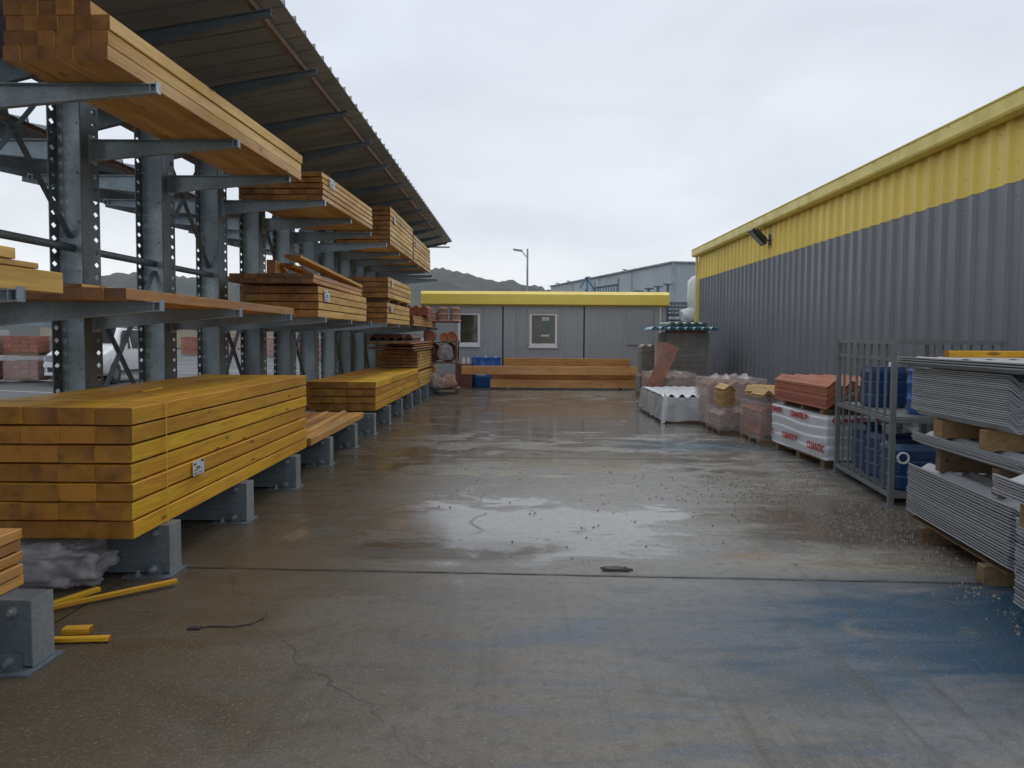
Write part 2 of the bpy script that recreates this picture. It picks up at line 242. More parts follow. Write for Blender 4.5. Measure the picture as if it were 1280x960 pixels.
# ------------------------------------------------------------------ mesh helpers
class MB:
    def __init__(s): s.v = []; s.f = []; s.m = []; s.sm = []
    def add(s, vs, fs, mi=0, smooth=False, T=None):
        o = len(s.v)
        for p in vs: s.v.append(tuple(T @ Vector(p)) if T else tuple(p))
        for q in fs: s.f.append([o+i for i in q]); s.m.append(mi); s.sm.append(smooth)
    def box(s, a, b, mi=0, T=None):
        (x0, y0, z0), (x1, y1, z1) = a, b
        s.add([(x0,y0,z0),(x1,y0,z0),(x1,y1,z0),(x0,y1,z0),(x0,y0,z1),(x1,y0,z1),(x1,y1,z1),(x0,y1,z1)],
              [(0,3,2,1),(4,5,6,7),(0,1,5,4),(1,2,6,5),(2,3,7,6),(3,0,4,7)], mi, False, T)
    def cbox(s, a, b, c=.004, mi=0, endmi=None):      # box with chamfered long (Y) edges
        (x0, y0, z0), (x1, y1, z1) = a, b
        p = [(x0+c,z0),(x1-c,z0),(x1,z0+c),(x1,z1-c),(x1-c,z1),(x0+c,z1),(x0,z1-c),(x0,z0+c)]
        s.add([(x,y0,z) for x,z in p]+[(x,y1,z) for x,z in p], [(i,(i+1)%8,(i+1)%8+8,i+8) for i in range(8)], mi)
        s.add([(x,y0,z) for x,z in p]+[(x,y1,z) for x,z in p], [tuple(range(7,-1,-1)), tuple(range(8,16))], mi if endmi is None else endmi)
    def prism(s, pts, axis, a, b, mi=0):               # polygon pts extruded along an axis from a to b
        def mk(p, t): return {'X': (t, p[0], p[1]), 'Y': (p[0], t, p[1]), 'Z': (p[0], p[1], t)}[axis]
        n = len(pts); s.add([mk(p, a) for p in pts]+[mk(p, b) for p in pts], [(i,(i+1)%n,(i+1)%n+n,i+n) for i in range(n)]+[tuple(range(n))[::-1], tuple(range(n, 2*n))], mi)
    def tube(s, p, q, r, n=8, mi=0, r2=None, caps=True):
        p, q = Vector(p), Vector(q); d = (q-p).normalized(); u = d.orthogonal().normalized(); w_ = d.cross(u); r2 = r if r2 is None else r2
        vs = [p+(u*cos(2*pi*i/n)+w_*sin(2*pi*i/n))*r for i in range(n)]+[q+(u*cos(2*pi*i/n)+w_*sin(2*pi*i/n))*r2 for i in range(n)]
        s.add(vs, [(i,(i+1)%n,(i+1)%n+n,i+n) for i in range(n)], mi, True)
        if caps: s.add(vs, [tuple(range(n))[::-1], tuple(range(n, 2*n))], mi)
    def bar(s, p, q, wd, th, mi=0, up=(0, 0, 1)):      # rectangular bar from p to q
        p, q = Vector(p), Vector(q); d = (q-p).normalized(); u = Vector(up).cross(d)
        if u.length < 1e-4: u = Vector((1, 0, 0)).cross(d)
        u.normalize(); v = d.cross(u); u = u*wd/2; v = v*th/2
        s.add([p-u-v,p+u-v,p+u+v,p-u+v,q-u-v,q+u-v,q+u+v,q-u+v], [(0,3,2,1),(4,5,6,7),(0,1,5,4),(1,2,6,5),(2,3,7,6),(3,0,4,7)], mi)
    def lathe(s, prof, n=20, mi=0, c=(0, 0, 0), axis='Z'):
        vs = []
        for r, z in prof:
            for i in range(n):
                a = 2*pi*i/n; p = (r*cos(a), r*sin(a), z)
                if axis == 'X': p = (p[2], p[0], p[1])
                if axis == 'Y': p = (p[0], p[2], p[1])
                vs.append((p[0]+c[0], p[1]+c[1], p[2]+c[2]))
        s.add(vs, [(j*n+i, j*n+(i+1)%n, (j+1)*n+(i+1)%n, (j+1)*n+i) for j in range(len(prof)-1) for i in range(n)], mi, True)
        k = (len(prof)-1)*n; s.add([vs[i] for i in range(n)]+[vs[k+i] for i in range(n)], [tuple(range(n))[::-1], tuple(range(n, 2*n))], mi)
    def mesh(s, name, mats):
        me = bpy.data.meshes.new(name); me.from_pydata(s.v, [], s.f); me.update()
        for m_ in (mats if isinstance(mats, (list, tuple)) else [mats]): me.materials.append(m_)
        me.polygons.foreach_set('material_index', s.m); me.polygons.foreach_set('use_smooth', s.sm); return me
    def build(s, name, mats, parent=None, loc=None):
        return link(name, s.mesh(name, mats), parent, loc)
def link(name, me, parent=None, loc=None, rot=None):
    o = bpy.data.objects.new(name, me); COL.objects.link(o)
    if parent: o.parent = parent
    if loc: o.location = loc
    if rot: o.rotation_euler = rot
    return o
def tag(o, label, cat, group=None):
    o['label'] = label; o['category'] = cat
    if group: o['group'] = group
    return o
def thing(name, label, cat, loc=(0, 0, 0), rz=0, group=None):
    o = bpy.data.objects.new(name, None); COL.objects.link(o); o.empty_display_size = .1
    o.location = loc; o.rotation_euler = (0, 0, rz); return tag(o, label, cat, group)
def struct(o): o['kind'] = 'structure'; return o
def stuff(o): o['kind'] = 'stuff'; return o
def solid(o, th, off=-1):
    md = o.modifiers.new('solid', 'SOLIDIFY'); md.thickness = th; md.offset = off; return o
# ------------------------------------------------------------------ ground, hills
m_ = MB(); m_.add([(-1350,-58,-.06),(1350,-58,-.06),(1350,990,-.06),(-1350,990,-.06)], [(0,1,2,3)]); struct(m_.build('ground', MAS))
YJ = [-2.2, 2.0-.6, 5.74, 11.28, 14.86, 19.55, 24.2, 29.4]    # transverse joints, measured at x = 0
YJ[1] = .9
SL = -.042
yard = bpy.data.objects.new('concrete_yard', None); COL.objects.link(yard); struct(yard)
XS = [-7.8, -2.62, 6.2]
def slab(x0, x1, y0, y1, dz, rnd):
    g = .011; n = 90; m = MB(); vs = []; fs = []
    ja = [rnd.uniform(-.006, .010) for _ in range(n+1)]; jb = [rnd.uniform(-.006, .010) for _ in range(n+1)]
    for i in range(n+1):
        x = x0+g+(x1-x0-2*g)*i/n; ya_ = y0+SL*x+g+ja[i]; yb = y1+SL*x-g+jb[i]
        vs += [(x, ya_, -.05), (x, ya_, dz-.004), (x, ya_+.006, dz), (x, yb-.006, dz), (x, yb, dz-.004), (x, yb, -.05)]
    for i in range(n):
        for j in range(5): a = i*6+j; fs.append((a, a+6, a+7, a+1))
    m.add(vs, fs); m.add(vs, [(0, 1, 2, 3, 4, 5), tuple(n*6+k for k in range(6))[::-1]])
    return m.build('concrete_slab', MCO, yard)
for i in range(len(YJ)-1):
    for j in range(2):
        slab(XS[j], XS[j+1], YJ[i], YJ[i+1], R0.uniform(-.0015, .0015), R0)
# dirt in the joints
m_ = MB(); m_.add([(-7.8, -3, -.012), (6.2, -3, -.012), (6.2, 29.5, -.012), (-7.8, 29.5, -.012)], [(0, 1, 2, 3)])
struct(m_.build('joint_filling', paint('joint_dirt', (.03, .026, .02), .8)))
def ridge(px):    # elevation tangent of the skyline against horizontal pixel-like azimuth
    P = [(-900, .03), (-300, .055), (60, .066), (150, .070), (240, .067), (400, .074), (540, .0785), (562, .077), (590, .069), (625, .064), (650, .062), (690, .053), (730, .046), (900, .03), (1500, .02)]
    for (a, b), (c, d) in zip(P, P[1:]):
        if a <= px <= c: return b+(d-b)*(px-a)/(c-a)
    return P[-1][1]
m_ = MB(); vs = []; fs = []; NC = 420; NR = 9
for i in range(NC):
    az = -.9+1.75*i/(NC-1); px = 647+1054*math.tan(az); tt = ridge(px)
    for j in range(NR):
        u = j/(NR-1); D = 420+480*u; z = (D*tt+1.6)*math.sin(u*pi/2)**.9 if j else -1
        if j: z += (MN.noise(Vector((az*60, u*9, 1)))*5+MN.noise(Vector((az*170, u*30, 5)))*3.2+MN.noise(Vector((az*420, u*60, 9)))*2.6)*u
        vs.append((D*math.tan(az), D, z))
for i in range(NC-1):
    for j in range(NR-1): a = i*NR+j; fs.append((a, a+1, a+NR+1, a+NR))
m_.add(vs, fs); struct(m_.build('hills', MHI))
# ------------------------------------------------------------------ cantilever rack
SP = 1.625; CX, CY = -3.826, 7.30; KS = range(-3, 12)
rack = thing('cantilever_rack', 'long double sided galvanised steel cantilever rack holding timber packs on the left', 'rack', (CX, CY, 0))
def flange(hw, z0, z1, xo):
    m = MB(); pit = .109; n = int((z1-z0)/pit); g = .027
    for half in (-1, 1):
        ya_, yb = sorted((half*.012, half*hw)); yc = (ya_+yb)/2
        for i in range(n):
            a = z0+i*pit; b = a+pit; zc = (a+b)/2
            v = [(xo,ya_,a),(xo,yb,a),(xo,yb,b),(xo,ya_,b),(xo,yc,zc-g),(xo,yc+.045,zc),(xo,yc,zc+g),(xo,yc-.045,zc)]
            if half*xo < 0 and xo > 0: m.add(v[:4], [(0,1,2,3)]); continue
            m.add(v, [(0,1,4),(1,2,5),(2,3,6),(3,0,7),(0,4,7),(1,5,4),(2,6,5),(3,7,6)])
        m.add([(xo,ya_,z0+n*pit),(xo,yb,z0+n*pit),(xo,yb,z1),(xo,ya_,z1)], [(0,1,2,3)])
        e_ = half*hw; s_ = 1 if xo < 0 else -1
        m.add([(xo,e_,z0),(xo+s_*.008,e_,z0),(xo+s_*.008,e_,z1),(xo,e_,z1)], [(0,1,2,3)])
    m.add([(xo,-.012,z0),(xo,.012,z0),(xo,.012,z1),(xo,-.012,z1)], [(0,1,2,3)])
    return m
def column_meshes(z1):
    w_ = MB(); w_.box((-.136, -.008, .0), (.136, .008, z1)); 
    w_.box((-.10, -.014, .3), (-.085, -.008, z1-.1)); w_.box((.085, -.014, .3), (.10, -.008, z1-.1))
    for k in range(9): w_.tube((.03, -.008, .5+k*.42), (.03, -.018, .5+k*.42), .012, 6)
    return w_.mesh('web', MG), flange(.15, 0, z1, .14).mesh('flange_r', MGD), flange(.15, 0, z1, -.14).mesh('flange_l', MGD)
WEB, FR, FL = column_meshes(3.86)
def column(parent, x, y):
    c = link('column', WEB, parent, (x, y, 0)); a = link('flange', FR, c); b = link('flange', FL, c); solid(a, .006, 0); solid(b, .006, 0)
def arm_mesh(s_, L_=1.30, h0=.175, h1=.052):
    m = MB(); x0 = s_*.143; x1 = s_*(.143+L_)
    # C section: web plate, top flange, bottom flange, end clip
    pt = [(x0, -h0), (x1, -h1), (x1, 0), (x0, 0)]
    if s_ < 0: pt = pt[::-1]
    m.prism(pt, 'Y', .022, .028)
    m.add([(x0,-.03,0),(x1,-.03,0),(x1,.028,0),(x0,.028,0),(x0,-.03,-.006),(x1,-.03,-.006),(x1,.028,-.006),(x0,.028,-.006)], [(0,1,2,3),(4,7,6,5),(0,4,5,1),(2,6,7,3)])
    m.add([(x0,-.03,-h0),(x1,-.03,-h1),(x1,.028,-h1),(x0,.028,-h0),(x0,-.03,-h0-.006),(x1,-.03,-h1-.006),(x1,.028,-h1-.006),(x0,.028,-h0-.006)], [(0,1,2,3),(4,7,6,5),(0,4,5,1),(2,6,7,3)])
    m.box((min(x1, x1-s_*.006), -.034, -h1-.01), (max(x1, x1-s_*.006), .034, .012)); m.box((min(x1-s_*.05, x1-s_*.044), -.034, -h1-.006), (max(x1-s_*.05, x1-s_*.044), .03, .002))
    m.box((min(x0, x0-s_*.0), -.07, -h0-.03), (max(x0, x0+s_*.008), .07, .03))
    return m
ARM = {s_: arm_mesh(s_, 1.27 if s_ > 0 else 1.2).mesh('arm', MG) for s_ in (1, -1)}
def base_mesh():
    m = MB(); m.box((.143, -.035, .02), (1.462, -.029, .345)); m.box((.143, .145, .02), (1.462, .151, .345)); m.box((.143, -.029, .339), (1.462, .145, .345))
    m.box((.143, -.045, .075), (1.36, -.035, .12)); m.box((.143, -.042, .25), (1.2, -.035, .262))
    return m
def base_plate():
    m = MB(); m.box((1.18, -.13, 0.001), (1.50, .20, .012)); m.box((1.33, -.075, .012), (1.42, -.04, .09)); return m
BM = base_mesh().mesh('base', MGD); BP = base_plate().mesh('base_plate', MGD); em = MB(); em.box((1.462, -.037, .015), (1.468, .153, .345)); EP = em.mesh('end_plate', MGL)  # base sides in darker steel: shade under the packs put into the colour
bm_ = MB(); bm_.tube((0, 0, 0), (0, 0, .038), .014, 6); bm_.tube((0, 0, 0), (0, 0, .010), .024, 6); BO = bm_.mesh('bolt', MGL)
rb = base_mesh(); RB = MB(); RB.box((-1.4, -.035, .02), (-.143, .151, .345)); RBM = RB.mesh('rear_base', MGD)
for k in KS:
    y = SP*k; column(rack, 0, y)
    b = link('base', BM, rack, (0, y, 0)); link('base_plate', BP, b); link('end_plate', EP, b)
    for bl, br in (((1.27, -.09, .012), None), ((1.375, -.075, .055), (pi/2, 0, 0)), ((1.375, -.035, .29), (pi/2, 0, 0))): link('bolt', BO, b, bl, br)
    link('base', RBM, rack, (0, y, 0))
    for z in (1.857, 3.305):
        link('arm', ARM[1], rack, (0, y+.04, z)); link('arm', ARM[-1], rack, (0, y+.04, z))
for z in (2.375,):
    for k in list(KS)[:-1]:
        t_ = MB(); t_.tube((-.02, SP*k+.0, z), (-.02, SP*(k+1)-.0, z), .033, 10); t_.build('tube', MGD, rack)
for k in list(KS)[:-1]:
    y0, y1 = SP*k+.02, SP*(k+1)-.02
    z0, z1 = (2.46, 3.93) if k % 2 else (.62, 2.30)
    for s_ in (0, 1):
        a, b = ((y0, z0), (y1, z1)) if s_ else ((y0, z1), (y1, z0)); q = MB(); q.bar((-.03+.012*s_, a[0], a[1]), (-.03+.012*s_, b[0], b[1]), .008, .05, up=(1, 0, 0)); q.build('brace', MGD, rack)
# ------------------------------------------------------------------ canopies
PROF = [(0, 0), (.17, 0), (.205, .042), (.275, .042), (.31, 0), (.37, 0)]
def sheet_profile(n=3, pit=.37, rib=True):
    pts = []
    for i in range(n): pts += [(i*pit+a, b) for a, b in PROF[:-1]]
    pts.append((n*pit, 0)); return pts
PROFR = [(0, 0), (.165, 0), (.178, .05), (.192, .05), (.205, 0), (.26, 0), (.27, .010), (.28, 0), (.37, 0)]
def roof_sheet(xa, za, xb, zb):     # ribs along the slope
    m = MB(); p = [(i*.37+a, b) for i in range(3) for a, b in PROFR[:-1]]+[(1.11, 0)]; vs = []
    for y, h in p: vs += [(xa, y, za+h), (xb, y, zb+h)]
    m.add(vs, [(2*i, 2*i+1, 2*i+3, 2*i+2) for i in range(len(p)-1)]); return m.mesh('roof_sheet', MRU)
def canopy(x0, z0, x1, z1, ya_, yb, label):   # x1 is the high outer edge
    t_ = thing('canopy_roof', label, 'roof', ((x0+x1)/2, ya_, 0), 0); ox = (x0+x1)/2
    me = roof_sheet(x0-ox, z0, x1-ox, z1); n = int((yb-ya_)/1.11)
    for i in range(n):
        o = link('roof_sheet', me, t_, (0, i*1.11, 0)); solid(o, .004, 0)
    sl = (z1-z0)/(x1-x0); s_ = 1 if x1 > x0 else -1
    for fr, mt in ((.085, MPU), (.97, MPU)):
        x = x1+(x0-x1)*fr; z = z1+(z0-z1)*fr
        q = MB(); q.box((x-ox-.025, 0, z-.06), (x-ox+.025, n*1.11, z-.004)); q.build('purlin', mt, t_)
    return t_, ox
def rafters(t_, ox, ya_, xs, zs, xt, zt, ys):
    # tapered rafter from the column (xs) to the tip (xt)
    for y in ys:
        q = MB(); pt = [(xs-ox, zs[0]), (xt-ox, zt[0]), (xt-ox, zt[1]), (xs-ox, zs[1])]
        if xt < xs: pt = pt[::-1]
        q.prism(pt, 'Y', y-ya_-.004, y-ya_+.004)
        for zz in (0, 1):
            q.bar((xs-ox, y-ya_, zs[zz]), (xt-ox, y-ya_, zt[zz]), .07, .008)
        q.build('rafter', MGD, t_)
ZE = 4.52; SLR = .17
zr = lambda x: ZE+SLR*(x+2.07)
YA = CY-3*SP-.6; YB = 26.6
cf, ox = canopy(-4.66, zr(-4.66), -2.07, ZE, YA, YB, 'long corrugated metal canopy sloping up over the timber rack beside the open yard')
cols_y = [CY+SP*k+.06 for k in KS]
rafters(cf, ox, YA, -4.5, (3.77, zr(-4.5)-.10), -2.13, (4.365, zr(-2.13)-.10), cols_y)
g_ = MB(); g_.box((-2.15-ox, 26.35-YA-.0, zr(-2.15)-.16), (-2.72-ox, 26.36-YA, zr(-2.7)-.02)); g_.build('end_flashing', MGL, cf)
zq = lambda x: 3.95+.17*(-x-5.4)
cr_, ox2 = canopy(-5.4, zq(-5.4), -9.0, zq(-9.0), 4.0, 27.5, 'second corrugated canopy sloping up away from the first, seen behind the rack columns')
rafters(cr_, ox2, 4.0, -5.5, (3.62, zq(-5.5)-.10), -8.93, (4.36, zq(-8.93)-.10), [4.56+1.528*i for i in range(15)])
rack2 = thing('steel_post_row', 'row of plain steel posts holding up the second canopy behind the rack', 'post', (-7.19, 13.72, 0))
for i in range(-2, 5):
    q = MB(); y = 3.055*i; q.box((-.10, -.006+y, 0), (.10, .006+y, 4.0)); q.box((-.11, -.09+y, 0), (-.10, .09+y, 4.0)); q.box((.10, -.09+y, 0), (.11, .09+y, 4.0)); q.build('column', MGD, rack2)
# ------------------------------------------------------------------ timber packs
def plank_mesh(w_, h, L_, mats, name='plank', c=.004):
    m = MB(); m.cbox((-w_/2, -L_/2, -h/2), (w_/2, L_/2, h/2), c, 0, 1); return m.mesh(name, list(mats))
def pack(xr, y0, z0, L_, w_, h, pit, cols, lays, mats, label, rz=0, jit=.01, gap=.004, strap=None, lab=None, skip=None, name='timber_pack', cat='timber', part='plank', batten=True, group=None, rnd=R0):
    t_ = thing(name, label, cat, (xr, y0, z0), rz, group); me = plank_mesh(w_-gap, h, L_, mats, part)
    for l in range(lays):
        jx = rnd.uniform(-jit, jit)*.8; jy = rnd.uniform(-jit, jit)
        for c in range(cols):
            if skip and skip(l, c): continue
            link(part, me, t_, (-(c+.5)*w_+jx+rnd.uniform(-.001, .001), L_/2+jy+rnd.uniform(-jit, jit)*.5, h/2+l*pit+rnd.uniform(-.0012, .0012)), (rnd.uniform(-.0006, .0006), 0, rnd.uniform(-.0012, .0012)))
    H_ = (lays-1)*pit+h
    if batten and pit-h > .008:
        for l in range(lays-1):
            if l == 0:
                q = MB(); q.box((-cols*w_+.02, 0, h+.0015), (-.012, .04, pit-.0015)); bme = q.mesh('batten', MW)
            for yy in (.25, L_*.35, L_*.66, L_-.29): link('batten', bme, t_, (0, yy, l*pit))
    if strap:
        for yy in strap:
            q = MB(); q.box((.010+jit*.8, yy, -.002), (.0125+jit*.8, yy+.014, H_+.012)); q.box((-cols*w_, yy, H_+.009), (.0125+jit*.8, yy+.014, H_+.0115)); q.build('strap', MST, t_)
    if lab:
        yy, zz, sz = lab; q = MB(); X_ = .011+jit*.8; q.box((X_, yy, zz), (X_+.0015, yy+sz*2.1, zz+sz*1.05), 0)
        for (a, b, c_, d) in ((.08, .70, .30, .82), (.72, .80, .95, .96), (.30, .46, .62, .56), (.08, .10, .35, .18), (.42, .12, .80, .17), (.10, .30, .5, .335), (.10, .38, .8, .41)):
            q.box((X_+.0015, yy+a*sz*2.1, zz+b*sz*1.05), (X_+.0025, yy+c_*sz*2.1, zz+d*sz*1.05), 1)
        q.build('label_tag', [MLB, MIN], t_)
    return t_
Y_, P_, O_, W_ = (MY, MYE), (MP, MPE), (MO, MOE), (MW, MOE)
PM = (MP, MOE)
pack(-2.545, .55, .347, 3.72, .16, .052, .061, 8, 5, (MO, MPE), 'orange timber pack on the nearest rack base at the left edge', jit=.012, batten=False)
pack(-2.425, 5.24, .347, 4.36, .234, .106, .1208, 5, 7, Y_, 'large yellow stack of thick planks seven layers high on the rack bases', jit=.016, gap=.0015, strap=(.47,), lab=(.93, .243, .105))
pack(-2.40, 9.75, .347, 3.35, .205, .085, .1, 6, 1, (MO, MYE), 'single layer of orange planks on the low bases beyond the large yellow stack', jit=.02, gap=.02, batten=False)
for i, (x, y, r, lb) in enumerate(((-2.62, 9.9, .035, 'narrow batten lying loose on the low single layer of planks, nearer the aisle'), (-2.85, 9.8, .05, 'narrow batten lying loose on the low single layer of planks, nearer the columns'))):
    o = link('loose_batten', plank_mesh(.06, .04, 3.0, (MP, MYE)), None, (x, y+1.5, .456), (0, 0, r)); tag(o, lb, 'batten')
pack(-2.42, 14.3, .347, 6.0, .24, .112, .127, 5, 4, Y_, 'wide yellow plank stack four layers high in the middle of the lower level', jit=.012, strap=(.5,))
pack(-2.43, 20.42, .347, 4.85, .20, .062, .078, 5, 5, P_, 'lower pale timber pack at the far end of the bottom level', jit=.008, lab=(.3, .12, .10))
pack(-2.43, 20.40, .785, 4.80, .20, .062, .078, 5, 6, P_, 'upper pale timber pack topmost at the far end of the bottom level, under loose boards', jit=.008, lab=(.3, .3, .10), strap=(.25,))
for i, (dx, y, z, n, mt) in enumerate(((0, 19.2, 1.268, 5, W_), (.02, 18.9, 1.325, 6, O_), (-.02, 19.4, 1.382, 5, O_), (.02, 18.6, 1.44, 6, (MO, MOE)))):
    nm = ('lowest dark layer', 'second layer', 'third layer', 'top orange layer')[i]
    pack(-2.38+dx, y, z, 5.1, .17, .03, .05, n, 1, mt, 'loose rough boards over the far pale packs, '+nm, jit=.03, gap=.012, batten=False, name='loose_boards', part='board')
# middle level
pack(-2.50, 1.0, 1.860, 3.64, .13, .115, .12, 6, 1, P_, 'pale squared timbers at the left edge on the middle arms, lowest layer', jit=.01, batten=False)
pack(-2.50, 1.0, 1.977, 3.40, .13, .03, .05, 6, 1, P_, 'thin pale boards at the left edge on the middle arms, lying on squared timbers', jit=.01, batten=False)
pack(-2.50, 1.0, 2.009, 3.18, .13, .055, .05, 5, 1, P_, 'short topmost pale timbers at the left edge on the middle arms', jit=.01, batten=False)
pack(-2.495, 5.38, 1.860, 4.0, .145, .074, .08, 8, 1, (MO, MOE), 'flat layer of orange planks with dark ends on the arms above the large yellow stack', jit=.012, batten=False)
pack(-2.78, 5.42, 1.937, 4.0, .16, .022, .03, 5, 1, O_, 'thin dark boards lying on the flat orange layer of the middle arms', jit=.03, gap=.01, batten=False, name='loose_boards', part='board')
pack(-2.45, 10.34, 1.860, 3.26, .24, .084, .0965, 4, 4, P_, 'pale timber pack of four layers on the middle arms under loose boards', jit=.008, lab=(.25, .20, .14))
pack(-2.46, 10.05, 2.262, 3.5, .17, .05, .055, 6, 2, O_, 'dark ended loose planks on the nearest pale pack of the middle arms', rz=.02, jit=.05, gap=.012, batten=False, name='loose_boards', part='board')
o = link('loose_plank', plank_mesh(.20, .035, 3.3, P_), None, (-2.66, 11.85, 2.50), (-.052, .05, -.045)); tag(o, 'pale plank lying crooked and tilted on top of the loose boards of the middle arms', 'plank')
o = link('loose_plank', plank_mesh(.16, .035, 3.0, P_), None, (-2.90, 11.95, 2.45), (-.035, .02, .02)); tag(o, 'pale plank lying behind the crooked one on the loose boards of the middle arms', 'plank')
o = link('loose_block', plank_mesh(.10, .16, .9, O_), None, (-3.02, 10.6, 2.455), (.0, 0, .1)); tag(o, 'short dark timber offcut lying on the loose planks near the columns', 'timber')
pack(-2.42, 15.6, 1.860, 3.2, .23, .084, .0975, 4, 4, P_, 'lower of two pale packs on the middle arms with a gap between', jit=.008, lab=(.3, .22, .12))
pack(-2.41, 15.6, 2.335, 3.25, .23, .084, .0975, 4, 4, P_, 'upper of two pale packs on the middle arms with a gap between', jit=.008, lab=(.3, .22, .12), strap=(.3,))
for yy, nm in ((.3, 'near'), (1.6, 'middle'), (2.9, 'far')):
    q = MB(); q.box((-.9, 0, 0), (0, .08, .092)); tag(q.build('wood_bearer', MW, None, (-2.44, 15.6+yy, 2.239)), nm+' dark bearer between the two pale packs of the middle arms', 'bearer')
pack(-2.40, 19.3, 1.860, 5.2, .2, .05, .06, 4, 4, O_, 'brown timber pack at the far end of the middle arms beside the roof tiles', jit=.012, lab=None)
# upper level
pack(-2.50, 5.23, 3.309, 4.03, .110, .088, .090, 6, 4, (MP, MPE), 'bundle of thick square beams on the top arms nearest the camera', rz=-.034, jit=.012, gap=.004, batten=False, part='beam', skip=lambda l, c: l == 3 and c == 0)
pack(-2.425, 10.49, 3.309, 3.02, .21, .056, .0695, 5, 5, (MP, MPE), 'thin plank pack five layers high on the top arms beyond the square beams', rz=-.030, jit=.008, lab=(.3, .19, .12), strap=(.25,))
pack(-2.365, 15.6, 3.309, 3.3, .2, .074, .088, 5, 8, (MP, MPE), 'tall plank pack eight layers high on the top arms below the canopy', jit=.008, lab=(.35, .42, .12))
pack(-2.38, 19.15, 3.309, 3.6, .2, .074, .088, 5, 7, (MP, MPE), 'far plank pack seven layers high at the end of the top arms', jit=.008, lab=(.35, .35, .12))
# rear side of the rack
pack(-4.05, 8.2, .347, 4.2, .2, .08, .09, 5, 1, W_, 'dark weathered planks on the rear bases behind the columns', jit=.02, batten=False)
pack(-4.2, 9.6, 1.860, 4.0, .2, .05, .06, 4, 4, (MO, MOE), 'dark orange plank pack on the rear middle arms behind the columns', jit=.02, batten=False)
# scraps on the floor
def scrap(a, b, wd, th, lb):
    a, b = Vector(a), Vector(b); L_ = (b-a).length; o = link('wood_scrap', plank_mesh(wd, th, L_, (MY, MYE)), None, (a+b)/2, (math.asin((b-a).z/L_), 0, math.atan2(-(b-a).x, (b-a).y))); tag(o, lb, 'offcut')
scrap((-2.80, 4.80, .03), (-2.22, 5.40, .035), .035, .028, 'longest yellow wood strip lying on the wet floor beside the first rack base')
scrap((-2.80, 4.92, .02), (-2.66, 5.26, .02), .04, .03, 'short yellow strip lying behind the longest strip on the floor')
scrap((-2.55, 4.36, .02), (-2.17, 4.40, .02), .04, .025, 'yellow stick pointing sideways out from under the nearest rack base')
scrap((-2.46, 4.48, .03), (-2.32, 4.50, .03), .07, .035, 'small stubby wood offcut beside the nearest rack base')
scrap((-3.0, 6.1, 1.21), (-2.86, 6.32, 1.215), .03, .006, 'splinter of pale wood lying on top of the large yellow stack')
scrap((-2.78, 6.2, 1.215), (-2.70, 6.36, 1.235), .03, .006, 'bent pale wood chip lying on top of the large yellow stack')
# crumpled plastic
def crumple(name, c, s_, mt, lb, cat, seed=1, amp=.25, n=22, flat=.0, parent=None):
    m = MB(); vs = []; fs = []
    for i in range(n+1):
        th = pi*i/n
        for j in range(n*2):
            p = pi*j/n; d = Vector((sin(th)*cos(p), sin(th)*sin(p), cos(th)))
            k = Vector((abs(d.x)**.7*math.copysign(1, d.x), abs(d.y)**.7*math.copysign(1, d.y), abs(d.z)**.7*math.copysign(1, d.z)))
            r = 1+amp*MN.noise(d*2.3+Vector((seed, 0, 0)))+amp*.5*abs(MN.noise(d*6+Vector((0, seed, 0))))+amp*.3*abs(MN.noise(d*13+Vector((0, 0, seed))))
            vs.append((k.x*r*s_[0], k.y*r*s_[1], max(-s_[2]*.93, k.z*r*s_[2])))
    for i in range(n):
        for j in range(2*n): a = i*2*n+j; b = i*2*n+(j+1) % (2*n); fs.append((a, b, b+2*n, a+2*n))
    m.add(vs, fs, 0, True); o = m.build(name, mt, parent, c)
    if lb: tag(o, lb, cat)
    return o
crumple('plastic_wrap', (-3.03, 5.42, .145), (.30, .22, .145), MFC, 'crumpled clear plastic wrap lying on the floor under the end of the yellow stack', 'plastic', 3, .34, 40)
# wire on the floor, drain
m_ = MB(); pts = [(-1.66, 4.56, .006), (-1.60, 4.52, .02), (-1.50, 4.57, .006), (-1.42, 4.60, .006), (-1.36, 4.68, .012), (-1.355, 4.78, .03)]
pts = [(-1.80, 4.60, .006), (-1.72, 4.64, .006), (-1.60, 4.63, .006), (-1.50, 4.68, .008), (-1.46, 4.76, .012), (-1.465, 4.86, .03)]
for a, b in zip(pts, pts[1:]): m_.tube(a, b, .004, 5)
m_.box((-1.83, 4.585, .002), (-1.76, 4.625, .012)); tag(m_.build('wire_scrap', MIN), 'bent dark piece of wire lying on the wet concrete', 'wire')
